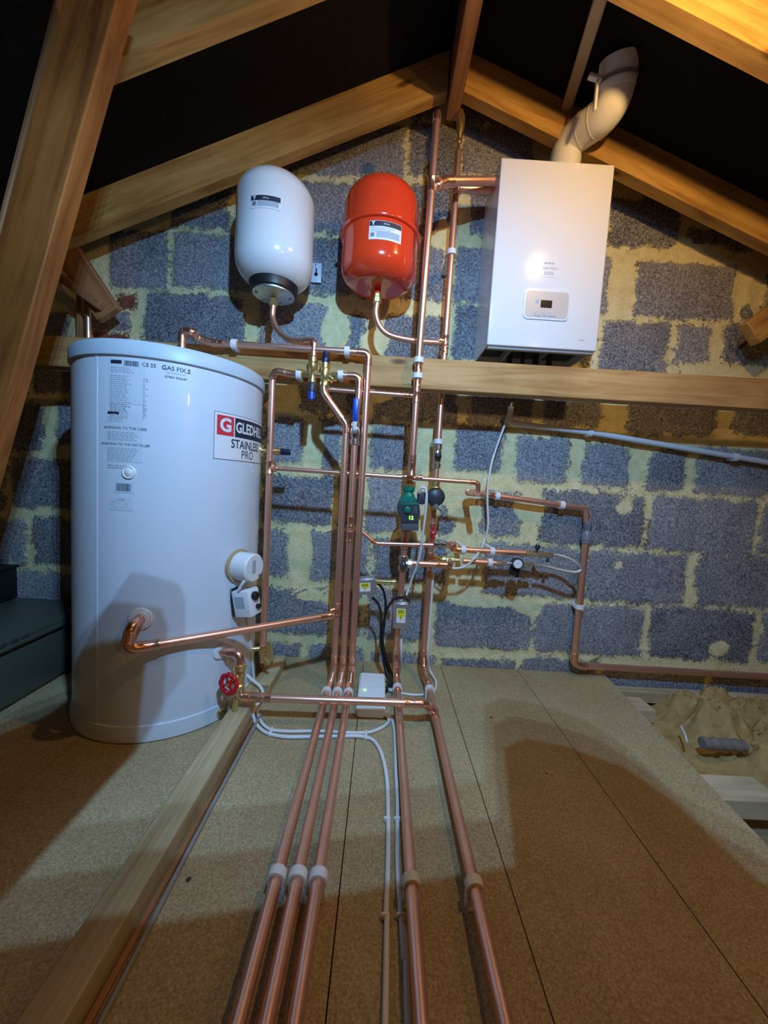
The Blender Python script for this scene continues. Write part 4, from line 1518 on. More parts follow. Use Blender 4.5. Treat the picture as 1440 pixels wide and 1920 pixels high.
ring = [wc + (u * math.cos(2 * math.pi * k / 48) + v_ * math.sin(2 * math.pi * k / 48)) * (0.0265 + 0.0016 * math.cos(8 * 2 * math.pi * k / 48)) for k in range(49)]
b = MB().tube(ring, 0.0065, 12)
for k in range(4):
    a = k * math.pi / 2 + 0.5
    dr = u * math.cos(a) + v_ * math.sin(a)
    b.tube([wc + dr * 0.006, wc + dr * 0.024 - ax * 0.001], 0.0038, 8)
b.lathe([(0.009, -0.003), (0.009, 0.003)], wc, ax, 16)
hw = b.build('handwheel', 'handred', gvo)
MB().lathe([(0.005, 0.002), (0.005, 0.008), (0, 0.009)], wc, ax, 6, False).build('spindle_nut', 'brass', hw)
pz_ = gv.z - hz * 0.34
ty = F(812, 1340, ZF).y
pipe('bright copper pipe crossing over the floor pipes from the red gate valve',
     [Vector((gv.x, gv.y, pz_)), Vector((gv.x + 0.004, (gv.y + hL.y) / 2, zH)), hL, hR, Vector((XG - 0.012, ty + 0.012, ZF + 0.018))], R22 * 1.05, [0, 1, 2], rad=0.02,
     sleeves=[(F(497, 1308, zH), Xv), (F(770, 1318, zH), Xv)])
MB_d = MB().lathe([(0.008, 0), (0.008, 0.03), (0.005, 0.032), (0.005, 0.045)], Vector((gv.x - 0.004, gv.y - 0.01, zH - 0.004)), (0, -0.2, -1), 12)
tag(MB_d.build('drain_cock', 'brass'), 'tiny brass drain cock under the red gate valve', 'tap')

# copper stub at far left
sx = W(167, 600, 0.05)
pipe('short upright copper pipe rising behind the cylinder lid at the far left',
     [W(150, 522, 0.06), vert(sx.x - 0.004, 0.05, W(165, 540, 0.05).z), vert(sx.x, 0.05, 0.85)], R22, 'all', rad=0.016, sleeves=[(vert(sx.x - 0.001, 0.05, W(166, 556, 0.05).z), Zv)])

#==VALVES==
# ================================================================== BRASS VALVE SET ON THE BEAM
va1, va2 = W(586, 703, FD), W(608, 703, FD)
zz = (va1.z + va2.z) / 2
b = MB().lathe([(0.012, 0.056), (0.016, 0.054), (0.016, 0.040), (0.011, 0.038), (0.015, 0.034), (0.015, 0.014), (0.012, 0.010), (0.012, -0.012), (0.014, -0.014), (0.014, -0.026), (0.010, -0.028)],
               vert(va1.x, FD, zz), Zv, 18)
b.lathe([(0.010, -0.052), (0.0155, -0.050), (0.0155, -0.034), (0.011, -0.032), (0.011, 0.0)], vert(va1.x, FD, zz), Xv, 8, False)
b.lathe([(0.011, 0.0), (0.011, va2.x - va1.x)], vert(va1.x, FD, zz), Xv, 16)
b.build('tmp', 'brass')
cv = bpy.data.objects['tmp']
cv.name = 'control_valve'
WORLD[cv.name] = WORLD.pop('tmp')
tag(cv, 'left brass body of the valve set on the beam, with a blue knob hanging below', 'valve')
MB().lathe([(0.012, -0.026), (0.0135, -0.028), (0.0125, -0.055), (0.010, -0.056)], vert(va1.x, FD, zz), Zv, 20).build('valve_cap', 'dark', cv)
MB().lathe([(0.010, -0.055), (0.0115, -0.057), (0.0118, -0.080), (0.009, -0.083), (0, -0.083)], vert(va1.x, FD, zz), Zv, 12, False).build('knob', 'blue', cv)
x2 = va2.x + 0.002
b = MB().lathe([(0.013, 0.040), (0.017, 0.038), (0.017, 0.022), (0.014, 0.020), (0.016, 0.010), (0.016, -0.014), (0.013, -0.018), (0.016, -0.022), (0.016, -0.036), (0.010, -0.040)], vert(x2, FD, zz), Zv, 18)
b.lathe([(0.012, 0.010), (0.012, 0.022), (0.0155, 0.024), (0.0155, 0.040), (0.010, 0.044)], vert(x2, FD, zz - 0.002), Xv, 8, False)
b.lathe([(0.010, 0.0), (0.009, 0.034)], vert(x2, FD, zz), (0.8, -0.3, -0.55), 12)
pv2 = b.build('pressure_valve', 'brass')
tag(pv2, 'right brass body of the valve set on the beam, with a navy cap on top', 'valve')
MB().lathe([(0.013, 0.036), (0.0145, 0.040), (0.0135, 0.058), (0.0105, 0.062), (0.010, 0.082), (0.007, 0.085), (0, 0.085)], vert(x2, FD, zz), Zv, 20).build('valve_cap', 'navy', pv2)

# blue lever ball valve
lz = W(666, 812, FD).z
b = MB().lathe([(0.012, 0.038), (0.0155, 0.036), (0.0155, 0.022), (0.013, 0.020), (0.0165, 0.012), (0.0175, 0.0), (0.0165, -0.012), (0.013, -0.020), (0.0165, -0.022), (0.0165, -0.038), (0.012, -0.040)], vert(XVB, FD, lz), Zv, 18)
b.lathe([(0.008, 0.012), (0.008, 0.026), (0.0055, 0.027), (0.0055, 0.034)], vert(XVB, FD, lz), (0, -1, 0), 14)
bv = tag(b.build('ball_valve', 'chrome'), 'nickel ball valve with an upright blue lever on the middle riser', 'valve')
b = MB().rbox(vert(XVB, FD + 0.031, lz + 0.018), (0.012, 0.003, 0.045), None, 0.001, 1)
b.build('lever_stem', 'steel', bv)
ztop, zbot = W(668, 747, FD + 0.03).z, W(668, 790, FD + 0.03).z
MB().rbox(vert(XVB, FD + 0.032, (ztop + zbot) / 2), (0.0185, 0.008, ztop - zbot), None, 0.003, 2).build('lever', 'blue', bv)
sfl = Surf(lambda u, v, l: Vector((XVB + u, -FD - 0.036 - l, v)))

# ball valve above the filter
q = vert(XG0, GD, W(819, 856, GD).z)
b = MB().lathe([(0.012, 0.045), (0.016, 0.043), (0.016, 0.026), (0.012, 0.024), (0.0155, 0.016), (0.0155, -0.016), (0.012, -0.024), (0.016, -0.026), (0.016, -0.042), (0.012, -0.044)], q, Zv, 18)
b2 = tag(b.build('isolating_valve', 'chrome'), 'nickel valve with a black round knob on the rear riser above the black filter', 'valve')
MB().lathe([(0.007, 0.012), (0.012, 0.016), (0.012, 0.026), (0.008, 0.030), (0.003, 0.0305), (0, 0.0305)], q, (0, -1, 0), 20).build('knob', 'black', b2)
# magnetic filter
q = vert(XG0, GD, W(816, 932, GD).z)
b = MB().lathe([(0.012, 0.060), (0.018, 0.058), (0.018, 0.040), (0.022, 0.036), (0.024, 0.0), (0.020, -0.034), (0.014, -0.040), (0.012, -0.055)], q, Zv, 20)
fb = tag(b.build('system_filter', 'brass'), 'brass filter with a round black face on the rear riser beside the pump', 'filter')
qf = W(818, 932, GD + 0.06)
fc = Vector((qf.x, -GD, qf.z))
MB().lathe([(0.026, 0.004), (0.033, 0.014), (0.034, 0.044), (0.031, 0.052), (0.022, 0.058), (0, 0.060)], fc, (0, -1, 0), 36).build('filter_cover', 'dark', fb)
MB().lathe([(0.010, 0.030), (0.010, 0.056), (0.007, 0.060), (0.007, 0.066), (0, 0.067)], fc + Vector((0.002, 0, -0.024)), (0, -1, -0.2), 16).build('vent_plug', 'steel', fb)
# red valve
q = vert(XG0 + 0.001, GD, W(808, 997, GD).z)
b = MB().lathe([(0.012, 0.034), (0.015, 0.032), (0.015, 0.018), (0.012, 0.016), (0.012, -0.016), (0.015, -0.018), (0.015, -0.032), (0.012, -0.034)], q, Zv, 16)
rvv = tag(b.build('lever_valve', 'copper_dull'), 'small valve with a red butterfly handle on the rear riser below the filter', 'valve')
b = MB().rbox(q + Vector((0, -0.026, 0.0)), (0.010, 0.005, 0.052), None, 0.002, 2)
b.rbox(q + Vector((0, -0.026, 0.0)), (0.022, 0.006, 0.018), None, 0.0025, 2)
hd_ = b.build('handle', 'handred', rvv)
MB().lathe([(0.004, 0.010), (0.004, 0.032), (0, 0.033)], q, (0, -1, 0), 10).build('screw', 'steel', rvv)

# --- pump
pq = vert(XF - 0.002, 0.205, W(766, 950, 0.205).z)
pu = empty('circulation_pump', pq)
tag(pu, 'green and charcoal circulation pump showing a lit green figure', 'pump')
b = MB().lathe([(0.019, 0.072), (0.021, 0.070), (0.021, 0.056), (0.016, 0.052), (0.024, 0.036), (0.034, 0.018), (0.038, -0.002), (0.034, -0.022), (0.022, -0.040), (0.016, -0.054), (0.021, -0.058), (0.021, -0.072), (0.019, -0.074)],
               pq, Zv, 24)
b.lathe([(0.036, -0.02), (0.038, 0.0), (0.038, 0.030), (0.034, 0.036)], pq, (0, -1, 0), 28)
b.build('pump_body', 'green', pu)
MB().lathe([(0.018, 0.090), (0.023, 0.088), (0.023, 0.070), (0.018, 0.066)], pq, Zv, 8, False).build('union_nut', 'brass', pu)
MB().lathe([(0.018, -0.092), (0.023, -0.088), (0.023, -0.072), (0.018, -0.066)], pq, Zv, 8, False).build('union_nut', 'brass', pu)
hq = W(768, 966, 0.205 + 0.085)
m3 = Matrix.Rotation(R(-3), 3, 'Y') @ Matrix.Rotation(R(4), 3, 'X')
hc = Vector((hq.x, -0.205 - 0.058, hq.z + 0.006))
b = MB()
poly = [(-0.033, 0.030), (-0.028, 0.036), (0.028, 0.036), (0.033, 0.030), (0.036, 0.004), (0.030, -0.030), (-0.030, -0.030), (-0.036, 0.004)]
vs = []
for (x, z) in poly:
    vs.append(hc + m3 @ Vector((x, 0.030, z)))
for (x, z) in poly:
    vs.append(hc + m3 @ Vector((x * 0.96, -0.028, z * 0.97)))
n = len(poly)
b.add(vs, [tuple(range(n)), tuple(reversed(range(n, 2 * n)))] + [(i, i + n, (i + 1) % n + n, (i + 1) % n) for i in range(n)])
hd1 = b.build('control_head', 'dark', pu)
MB().rbox(hc + m3 @ Vector((0.002, 0.006, -0.040)), (0.058, 0.062, 0.034), m3, 0.003, 2).build('terminal_box', 'dark2', pu)
MB().rbox(hc + m3 @ Vector((0, -0.0275, 0.033)), (0.060, 0.004, 0.007), m3, 0.001, 1).build('green_trim', 'green', pu)
MB().lathe([(0.0105, 0), (0.0105, 0.006), (0.008, 0.0075), (0, 0.0075)], hc + m3 @ Vector((-0.008, -0.028, 0.014)), m3 @ Vector((0, -1, 0)), 24).build('knob', 'green', hd1)
sp_ = Surf(lambda u, v, l: hc + m3 @ Vector((u, -0.0283 - l, v)))
b = MB()
sp_.text(b, '12', 0.004, -0.013, 0.017, 0.0006, 0.0004, 1.0)
b.build('display', 'led', hd1)
b = MB()
for k in range(3):
    for j in range(2):
        sp_.rect(b, 0.014 + 0.006 * j, 0.022 - 0.008 * k, 0.017 + 0.006 * j, 0.024 - 0.008 * k, 0.0004, 0.0003, 1)
b.build('symbol_print', 'ink_grey', hd1)
cq = W(790, 934, 0.25)
MB().rbox(cq + Vector((0, 0.01, 0)), (0.026, 0.032, 0.042), None, 0.004, 2).build('plug', 'dark', pu)

# --- pressure gauge and filling loop
q = W(965, 1054, GD)
b = MB().lathe([(0.0185, -0.012), (0.0205, -0.010), (0.0205, 0.020), (0.0185, 0.022), (0.0170, 0.022), (0.0170, 0.018), (0, 0.018)], q + Vector((0, -0.02, 0)), (-0.1, -1, 0.12), 32)
b.lathe([(0.016, -0.046), (0.019, -0.044), (0.019, -0.018), (0.012, 0.0)], q + Vector((0, -0.006, 0)), Zv, 20)
b.lathe([(0.007, -0.055), (0.007, -0.044)], q + Vector((0.010, -0.006, 0)), Zv, 10)
ga = tag(b.build('pressure_gauge', 'black'), 'round pressure gauge with a white dial and black body in the lower filling pipe', 'gauge')
gn = Vector((-0.1, -1, 0.12)).normalized()
gq = q + Vector((0, -0.02, 0)) + gn * 0.0185
dl = MB().lathe([(0.0165, 0), (0.0165, 0.0006), (0, 0.0007)], gq, gn, 32).build('dial', 'sticker_w', ga)
gx = Vector((0, 0, 1)).cross(gn).normalized()
gz = gn.cross(gx)
b = MB()
sg = Surf(lambda u, v, l: gq + gx * u + gz * v + gn * (0.0009 + l))
for k in range(11):
    a = R(225 - 27 * k)
    for w_, (r0, r1) in ((0.0005, (0.0125, 0.0150)),):
        d = Vector((math.cos(a), math.sin(a)))
        e = Vector((-d.y, d.x)) * w_
        b.add([sg.fn(d.x * r + e.x * s_, d.y * r + e.y * s_, 0) for r, s_ in ((r0, 1), (r0, -1), (r1, -1), (r1, 1))], [(0, 1, 2, 3)])
a = R(35)
d = Vector((math.cos(a), math.sin(a)))
e = Vector((-d.y, d.x)) * 0.0009
b.add([sg.fn(-d.x * 0.005 + e.x, -d.y * 0.005 + e.y, 0.0003), sg.fn(-d.x * 0.005 - e.x, -d.y * 0.005 - e.y, 0.0003), sg.fn(d.x * 0.012, d.y * 0.012, 0.0003)], [(0, 1, 2)])
b.build('needle', 'ink', dl)
u0 = W(930, 1056, GD)
u1 = W(950, 1056, GD)
b = MB().lathe([(0.012, 0), (0.014, 0.002), (0.014, 0.018), (0.010, 0.020), (0.008, 0.05)], u0, u1 - u0, 8, False)
tag(b.build('union', 'chrome'), 'nickel union between the lower filling pipe and the gauge', 'union')
u0 = W(978, 1057, GD)
u1 = W(1003, 1059, GD)
b = MB().lathe([(0.008, 0), (0.013, 0.002), (0.013, 0.016), (0.009, 0.018), (0.009, 0.026), (0.012, 0.028), (0.012, 0.038), (0.008, 0.042)], u0, u1 - u0, 8, False)
tag(b.build('union', 'chrome'), 'nickel union between the gauge and the braided hose', 'union')
u0 = W(984, 1037, GD)
u1 = W(1034, 1041, GD)
dd = (u1 - u0).normalized()
b = MB().lathe([(0.012, 0), (0.0145, 0.002), (0.0145, 0.018), (0.011, 0.020), (0.011, 0.052), (0.0145, 0.054), (0.0145, 0.068), (0.010, 0.070), (0.010, 0.084), (0.012, 0.086), (0.012, 0.104), (0.008, 0.106)], u0, dd, 10, False)
fv = tag(b.build('filling_valve', 'chrome'), 'nickel filling valve at the end of the upper filling pipe', 'valve')
b = MB().lathe([(0.004, 0), (0.004, 0.020), (0.009, 0.021), (0.009, 0.032), (0.006, 0.036), (0, 0.036)], u0 + dd * 0.046, Zv, 12)
b.build('tap_handle', 'black', fv)
b = MB().lathe([(0.004, 0), (0.004, 0.018), (0.007, 0.019), (0.007, 0.026), (0, 0.026)], u0 + dd * 0.088, (0, 0, -1), 10)
b.build('drain_screw', 'dark', fv)
hp = [u0 + dd * 0.104, W(1046, 1041, GD), W(1066, 1047, GD + 0.01), W(1084, 1058, GD + 0.02), W(1089, 1068, GD + 0.02), W(1078, 1073, GD + 0.02), W(1052, 1069, GD + 0.01), W(1024, 1062, GD), W(1006, 1059, GD)]
b = MB().tube(spline(hp, 10), 0.0062, 12)
tag(b.build('braided_hose', 'braid'), 'looped steel-braided hose of the filling loop right of the gauge', 'hose')

# --- motorised thermostat boxes
def box_actuator(label, cx, cy, w, h, d, rotdeg, lab_off, pipe_brass=None):
    q = W(cx, cy, d)
    m3 = Matrix.Rotation(R(rotdeg[0]), 3, 'Z') @ Matrix.Rotation(R(rotdeg[1]), 3, 'Y')
    o = tag(MB().rbox(q, (w, 0.040, h), m3, 0.002, 1).build('valve_actuator', 'steel'), label, 'valve motor')
    lw, lh = w * 0.56, h * 0.56
    lb = MB().rbox(q + m3 @ Vector((lab_off[0], -0.0204, lab_off[1])), (lw, 0.0008, lh), m3, 0.0002, 1).build('warning_label', 'sticker_w', o)
    MB().rbox(q + m3 @ Vector((lab_off[0], -0.0210, lab_off[1] + lh * 0.22)), (lw * 0.85, 0.0006, lh * 0.50), m3, 0.0002, 1).build('yellow_panel', 'yellow', lb)
    s_ = Surf(lambda u, v, l: q + m3 @ Vector((lab_off[0] + u, -0.0216 - l, lab_off[1] + v)))
    b = MB()
    t = lw * 0.32
    b.add([s_.fn(-t, lh * 0.10, 0), s_.fn(t, lh * 0.10, 0), s_.fn(0, -lh * 0.34, 0)], [(0, 2, 1)])
    b.build('warning_triangle', 'yellow', lb)
    b = MB()
    s_.rect(b, -0.0008, -lh * 0.18, 0.0008, lh * 0.05, 0.0004, 0.0003, 1)
    s_.lines(b, -lw * 0.3, lh * 0.4, lw * 0.3, 3, 0.0035, 0.0016, 0.0004, 0.2, 31)
    b.build('label_print', 'ink', lb)
    MB().lathe([(0.003, 0), (0.003, 0.0015), (0, 0.0018)], q + m3 @ Vector((0.0, -0.020, -h * 0.40)), m3 @ Vector((0, -1, 0)), 12).build('screw', 'steel', o)
    MB().rbox(q + m3 @ Vector((0.003, 0.0, h / 2 + 0.001)), (w * 0.7, 0.03, 0.006), m3, 0.001, 1).build('top_lip', 'steel', o)
    return q, m3


qa, ma = box_actuator('silver valve motor box half hidden behind the rightmost riser, warning label on it', 687, 1098, 0.068, 0.056, 0.19, (6, -4), (-0.006, 0.0))
qb, mb_ = box_actuator('silver valve motor box upright on the pipe under the pump, warning label on it', 752, 1152, 0.056, 0.090, 0.236, (-4, -2), (0.0, 0.002))
u0, u1 = W(702, 1090, 0.195), W(750, 1092, 0.205)
b = MB().lathe([(0.010, 0), (0.012, 0.002), (0.012, 0.010), (0.009, 0.012), (0.009, 0.060), (0.012, 0.062), (0.012, 0.078), (0.009, 0.080)], u0, u1 - u0, 12)
tag(b.build('brass_branch', 'brass'), 'short bright branch pipe from the hidden motor box to the pump drop', 'pipe')

#==CLIPS==
# ================================================================== PIPE CLIPS
W1 = Vector((0, 1, 0))
DN = Vector((0, 0, -1))
cq = lambda x, y: W(x, y, FD)
sl = (W(692, 662, FD) - W(398, 643, FD)).normalized()
clip(cq(440, 646), sl, W1, R22, FD - BD, 'white pipe clip on the top of the beam nearest the cylinder')
clip(cq(651, 659), sl, W1, R22, FD - BD, 'white pipe clip near the bend at the right end of the top pipe')
clip(W(561, 703, FD), Xv, W1, R22, FD - BD, 'white pipe clip at the left side of the brass valves')
clip(W(639, 704, FD), Xv, W1, R22, FD - BD, 'white pipe clip at the right side of the brass valves')
clip(vert(XF, FD, W(786, 676, FD).z), Zv, W1, R22, FD - BD, 'upper of two white clips holding the front riser to the beam')
clip(vert(XF, FD, W(782, 705, FD).z), Zv, W1, R22, FD - BD, 'lower of two white clips holding the front riser to the beam')
clip(vert(XG0, GD, W(844, 474, GD).z), Zv, W1, R22, GD - 0.004, 'white clip on the rear riser left of the boiler')
clip(vert(XG0, GD, W(820, 828, GD).z), Zv, W1, R22, GD - 0.004, 'white clip on the rear riser just below the beam')
l1 = (W(1098, 953, 0.042) - W(925, 929, 0.042)).normalized()
clip(W(932, 930, 0.042), l1, W1, R22, 0.038, 'white clip at the left end of the wall pipe above the gauge')
clip(W(1053, 947, 0.042), l1, W1, R22, 0.038, 'white clip on the wall pipe just before its downward bend')
clip(vert(0.827, 0.042, W(1084, 1137, 0.042).z), Zv, W1, 0.0135, 0.038, 'white clip halfway down the right-hand wall pipe')
l2 = (k6 - k5).normalized()
clip(W(868, 1031, GD), l2, W1, R22, GD - 0.004, 'white clip on the upper filling pipe beside its elbow')
clip(W(922, 1034, GD), l2, W1, R22, GD - 0.004, 'white clip on the upper filling pipe above the gauge pipe clip')
clip(W(918, 1055, GD), l2, W1, R22, GD - 0.004, 'white clip on the lower filling pipe left of the gauge')
FYB, FYF = -0.315, -0.905
nm = {XA: 'leftmost floor pipe', XB: 'second floor pipe from the left', XC: 'third floor pipe from the left', XE: 'fourth floor pipe from the left', XG: 'rightmost floor pipe'}
for x in (XA, XB, XC, XE, XG):
    clip(Vector((x, FYB if x < 0 else -0.268, ZF)), Yv, DN, R22, ZF, 'white clip on the %s, at the foot of the wall' % nm[x], 'white clips of the floor pipes')
    clip(Vector((x, FYF, ZF)), Yv, DN, R22, ZF, 'white clip on the %s, nearer the camera' % nm[x], 'white clips of the floor pipes')

# ================================================================== WHITE OVERFLOW PIPE
w0, w1, w2, w3 = W(958, 762, 0.045), W(955, 793, 0.03), W(1108, 811, 0.03), W(1475, 873, 0.03)
b, _ = fillet([w0, w1, w2, w3], [0.02, 0.05])
ov = tag(MB().tube(b, 0.0108, 16).build('overflow_pipe', 'pvc'), 'white plastic overflow pipe sloping down the blockwork to the right edge', 'pipe')
dw = (w3 - w2).normalized()
clip(W(1105, 811, 0.03), dw, W1, 0.0108, 0.026, 'white clip halfway along the sloping overflow pipe')
clip(W(1378, 857, 0.03), dw, W1, 0.0108, 0.026, 'white clip near the right edge on the overflow pipe')

#==CABLES==
# ================================================================== CABLES AND WIRING


def cable(pts, r, mat, label, name='cable', n=8):
    return tag(MB().tube(spline(pts, n), r, 10).build(name, mat), label, 'cable')


cz = 0.006
cable([W(960, 755, 0.05), W(945, 800, 0.04), W(922, 868, 0.06), W(914, 925, 0.065), W(915, 985, 0.06), W(906, 1020, 0.06), W(893, 1042, 0.16), W(872, 1062, 0.16), W(845, 1065, 0.16), W(822, 1054, 0.15), W(806, 1062, 0.15)], 0.0042, 'cable',
      'thin white cable hanging from the beam over the blockwork to the filling pipes')
cable([W(786, 925, 0.26), W(790, 915, 0.27), W(797, 916, 0.27), W(800, 932, 0.27), W(795, 985, 0.26), W(786, 1045, 0.235), W(770, 1092, 0.20), W(762, 1116, 0.20)], 0.0042, 'cable',
      'white cable looping out of the pump and dropping down in front of the pipes')
cable([W(449, 1108, 0.37), W(446, 1150, 0.35), W(447, 1200, 0.30), W(458, 1258, 0.30), Vector((-0.352, -0.345, 0.05)), F(475, 1338, 0.012), F(490, 1368, cz), F(530, 1381, cz), F(600, 1381, cz), F(680, 1381, cz), F(708, 1398, cz),
       F(724, 1450, cz), F(728, 1540, cz), F(727, 1640, cz), F(724, 1720, cz), F(722, 1920, cz), Vector((0.0, -2.3, cz))], 0.0052, 'cable',
      'white cable from the cylinder thermostat, left one running along the floor to the camera')
cable([W(463, 1150, 0.34), W(468, 1190, 0.30), W(472, 1235, 0.28), W(478, 1290, 0.28), F(484, 1340, 0.010), F(500, 1364, cz), F(530, 1371, cz), F(600, 1371, cz), F(680, 1374, cz), F(712, 1366, cz), F(729, 1352, cz), F(722, 1338, 0.012)], 0.0048, 'cable',
      'white cable from the cylinder thermostat curling across the floor into the white box')
cable([W(468, 1086, 0.40), W(458, 1090, 0.42), W(448, 1105, 0.42)], 0.0045, 'cable', 'stub of white cable bridging the immersion cover and the thermostat')
cable([F(718, 1334, 0.012), F(733, 1346, cz), F(740, 1375, cz), F(742, 1440, cz), F(745, 1500, cz), F(745, 1600, cz), F(747, 1660, cz), F(752, 1720, cz), F(757, 1800, cz), F(764, 1920, cz), Vector((0.045, -2.3, cz))], 0.0044, 'cable',
      'white cable from the white box, right one running along the floor to the camera')
cable([vert(XG0 + 0.016, GD, W(805, 1075, GD).z), vert(XG0 + 0.0165, GD, W(800, 1180, GD).z), vert(XG0 + 0.016, GD, W(797, 1225, GD).z), F(806, 1256, 0.03), F(817, 1278, 0.012), F(812, 1297, cz), F(780, 1303, cz), F(740, 1297, cz), F(722, 1290, 0.015)], 0.0044, 'cable',
      'white cable following the rear riser down and looping over the floor to the white box')
cable([W(752, 1192, 0.20), W(752, 1230, 0.20), F(750, 1268, 0.012), F(742, 1290, cz), F(724, 1292, 0.014)], 0.0042, 'cable',
      'short white cable beside the foot of the fourth floor pipe')
cable([W(701, 1090, 0.175), W(716, 1102, 0.17), W(723, 1130, 0.16), W(720, 1175, 0.15), W(717, 1210, 0.15), W(727, 1255, 0.16), F(735, 1283, 0.008), F(724, 1290, 0.018)], 0.0044, 'black',
      'black cable from the hidden motor box, uppermost where it leaves')
cable([W(698, 1120, 0.175), W(710, 1134, 0.17), W(715, 1160, 0.165), W(714, 1205, 0.165), W(722, 1255, 0.175), F(731, 1286, 0.010), F(723, 1295, 0.018)], 0.0044, 'black',
      'black cable leaving the bottom of the hidden motor box')
cable([W(766, 1128, 0.24), W(758, 1121, 0.24), W(744, 1122, 0.22), W(729, 1136, 0.19), W(719, 1168, 0.18), W(718, 1205, 0.18), W(728, 1246, 0.18), F(739, 1277, 0.008), F(726, 1287, 0.016)], 0.0044, 'black',
      'black cable arching out of the upright motor box')
cable([Vector((-0.335, -0.40, 0.012)), Vector((-0.338, -0.55, 0.006)), Vector((-0.340, -0.80, 0.006)), Vector((-0.336, -1.10, 0.006)), Vector((-0.340, -1.5, 0.006)), Vector((-0.338, -2.3, 0.006))], 0.0046, 'cable_grey',
      'grey cable lying along the right foot of the floor timber', 'cable')
for (x, y, lab) in ((508, 1372, 'white cable tie clip on the two cables beside the floor timber'), (686, 1378, 'white cable tie clip where the two cables part by the white box')):
    q = F(x, y, 0.006)
    tag(MB().rbox(q, (0.008, 0.032, 0.012), None, 0.002, 1).build('cable_clip', 'plastic'), lab, 'clip', 'cable clips on the floor')
for (x, y, lab) in ((726, 1536, 'white cable clip on the left floor cable, farther one'), (745, 1536, 'white cable clip on the right floor cable, farther one'),
                    (722, 1718, 'white cable clip on the left floor cable, nearer one'), (751, 1718, 'white cable clip on the right floor cable, nearer one')):
    q = F(x, y, 0.006)
    b = MB().rbox(q, (0.016, 0.006, 0.013), None, 0.002, 1)
    tag(b.build('cable_clip', 'plastic'), lab, 'clip', 'cable clips on the floor')

# white wiring box on the floor
f0, f1 = F(666, 1347, 0.0), F(722, 1349, 0.0)
yb_ = F(694, 1262, 0.058).y
bx0, bx1 = f0.x + 0.002, f1.x - 0.002
yfr = (f0.y + f1.y) / 2
poly = [(yfr, 0.001), (yfr, 0.034), (yfr + 0.008, 0.040), (yb_ - 0.006, 0.062), (yb_, 0.056), (yb_, 0.001)]
b = MB()
n = len(poly)
bm = bmesh.new()
v0 = [bm.verts.new((bx0, y, z)) for y, z in poly]
v1 = [bm.verts.new((bx1, y, z)) for y, z in poly]
bm.faces.new(v0)
bm.faces.new(list(reversed(v1)))
for i in range(n):
    bm.faces.new((v0[i], v1[i], v1[(i + 1) % n], v0[(i + 1) % n]))
bmesh.ops.bevel(bm, geom=bm.edges[:], offset=0.005, segments=3, affect='EDGES')
bm.verts.index_update()
b.add([v.co.copy() for v in bm.verts], [[v.index for v in f.verts] for f in bm.faces], True)
bm.free()
wb = tag(b.build('wiring_box', 'plastic'), 'white plastic wiring box on the floor behind the crossing copper pipe', 'box')
ml = yfr + (yb_ - yfr) * 0.52
zl = 0.040 + (0.062 - 0.040) * 0.52
MB().rbox(((bx0 + bx1) / 2, ml, zl + 0.001), (bx1 - bx0 - 0.012, 0.0022, 0.0028), None, 0.0006, 1).build('lid_seam', 'pvc', wb)
MB().lathe([(0.0035, 0), (0.0035, 0.002), (0, 0.0025)], (bx0 + 0.022, ml - 0.014, zl - 0.001), Zv, 12).build('indicator_light', 'led', wb)

# ================================================================== STORAGE BOXES AT THE LEFT EDGE
tx0, tx1, ty0, ty1 = -1.64, -1.075, -0.74, -0.07
tub = empty('storage_box', ((tx0 + tx1) / 2, (ty0 + ty1) / 2, 0.0))
tag(tub, 'grey-green plastic storage box with a flat lid on the floor at the left edge', 'storage box')
cxm, cym = (tx0 + tx1) / 2, (ty0 + ty1) / 2
b = MB().rbox((cxm, cym, 0.103), (tx1 - tx0 - 0.03, ty1 - ty0 - 0.03, 0.200), None, 0.02, 3)
b.build('box_body', 'tub', tub)
b = MB().rbox((cxm, cym, 0.197), (tx1 - tx0, ty1 - ty0, 0.016), None, 0.005, 2)
b.build('box_rim', 'tub', tub)
b = MB().rbox((cxm, cym, 0.210), (tx1 - tx0 - 0.012, ty1 - ty0 - 0.012, 0.020), None, 0.007, 2)
ld = b.build('lid', 'tub', tub)
for k in range(3):
    MB().rbox((tx1 - 0.004, -0.46 + 0.035 * k, 0.212), (0.006, 0.022, 0.012), None, 0.001, 1).build('lid_notch', 'dark', ld)
bk = MB().rbox((-1.50, -0.17, 0.2215 + 0.062), (0.22, 0.16, 0.122), None, 0.006, 2)
bk = tag(bk.build('dark_crate', 'black'), 'small black crate on top of the grey-green storage box', 'crate')
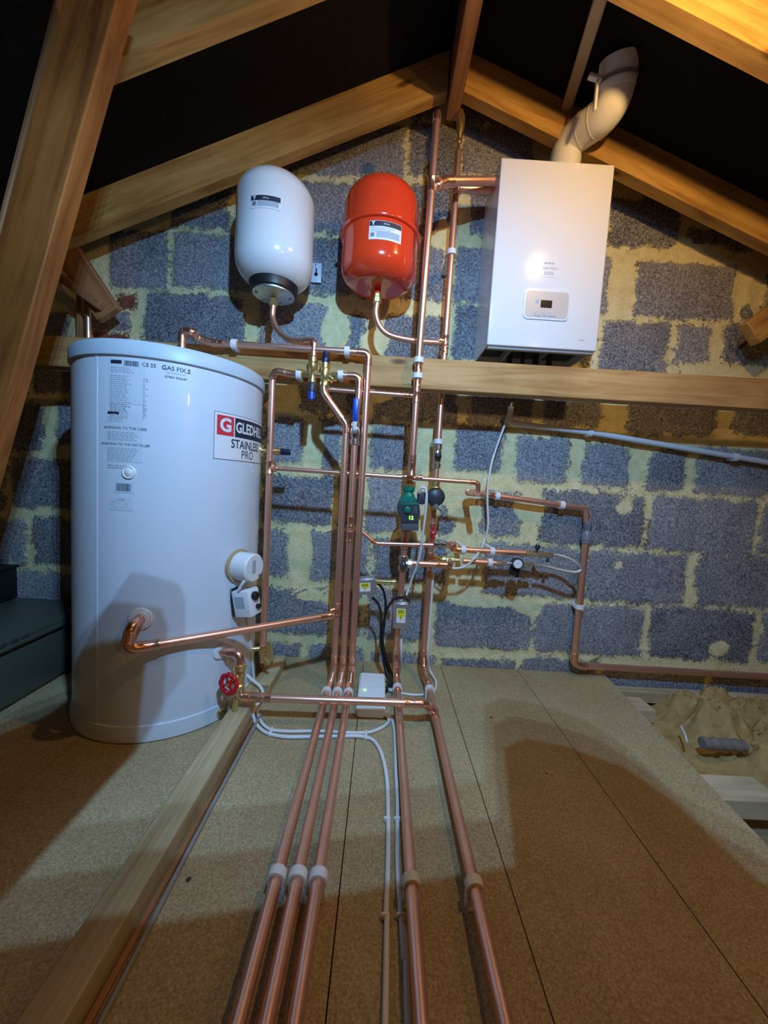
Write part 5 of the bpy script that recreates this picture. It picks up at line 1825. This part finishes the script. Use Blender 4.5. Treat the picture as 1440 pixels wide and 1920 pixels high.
MB().rbox((-1.50, -0.17, 0.2215 + 0.126), (0.23, 0.17, 0.010), None, 0.003, 1).build('crate_rim', 'black', bk)

# ================================================================== ADDED LAMP STAND (unseen, carries a plate that blocks the cool light)
wl = empty('added_lamp_stand', (0.12, -1.78, 0.0))
tag(wl, 'added unseen lamp stand with a plate cut to shade floor and cylinder', 'added lamp stand')
MB().tube([(0.12, -1.78, 0.0), (0.12, -1.78, 1.60), (0.12, -1.56, 1.68)], 0.012, 12).build('added_pole', 'dark', wl)
for a in (90, 210, 330):
    MB().tube([(0.12, -1.78, 0.35), (0.12 + 0.38 * math.cos(R(a - 180)), -1.80 + 0.38 * math.sin(R(a - 180)), 0.010)], 0.008, 10).build('leg', 'dark', wl)
MB().rbox((0.12, -1.50, 1.684), (0.10, 0.12, 0.020), None, 0.004, 1).build('lamp_head', 'dark', wl)
TZ = 1.23


def shade(sx, sy, sz=0.0):
    """where the line from the lamp to a point of the room crosses the added plate"""
    f = (COOL.z - TZ) / (COOL.z - sz)
    return (COOL.x + (sx - COOL.x) * f, COOL.y + (sy - COOL.y) * f)


def shade_cyl(x, y):
    a_, z_ = on_cyl(x, y)
    return shade(CX + CR * math.cos(R(a_)), CY + CR * math.sin(R(a_)), z_)


shadow_plate = [shade(-0.615, -0.90), shade(-0.625, -0.55), shade_cyl(306, 1330), shade_cyl(314, 1175), shade_cyl(303, 1142), shade_cyl(205, 1130), shade_cyl(150, 1225), shade(-1.05, -0.50), shade(-1.15, -0.80),
        shade(-1.15, -2.2), shade(1.2, -2.2), shade(1.2, -1.2), shade(0.80, -0.72), shade(0.775, -0.54), shade(0.72, -0.43), shade(0.60, -0.36), shade(0.48, -0.33), shade(0.40, -0.38), shade(0.31, -0.72)]
n = len(shadow_plate)
b = MB().add([(x, y, TZ) for x, y in shadow_plate] + [(x, y, TZ - 0.004) for x, y in shadow_plate],
             [tuple(range(n)), tuple(reversed(range(n, 2 * n)))] + [(k, k + n, (k + 1) % n + n, (k + 1) % n) for k in range(n)])
b.build('shadow_plate', 'dark', wl)  # added light blocker, outline cut from the shadow edges on floor and cylinder
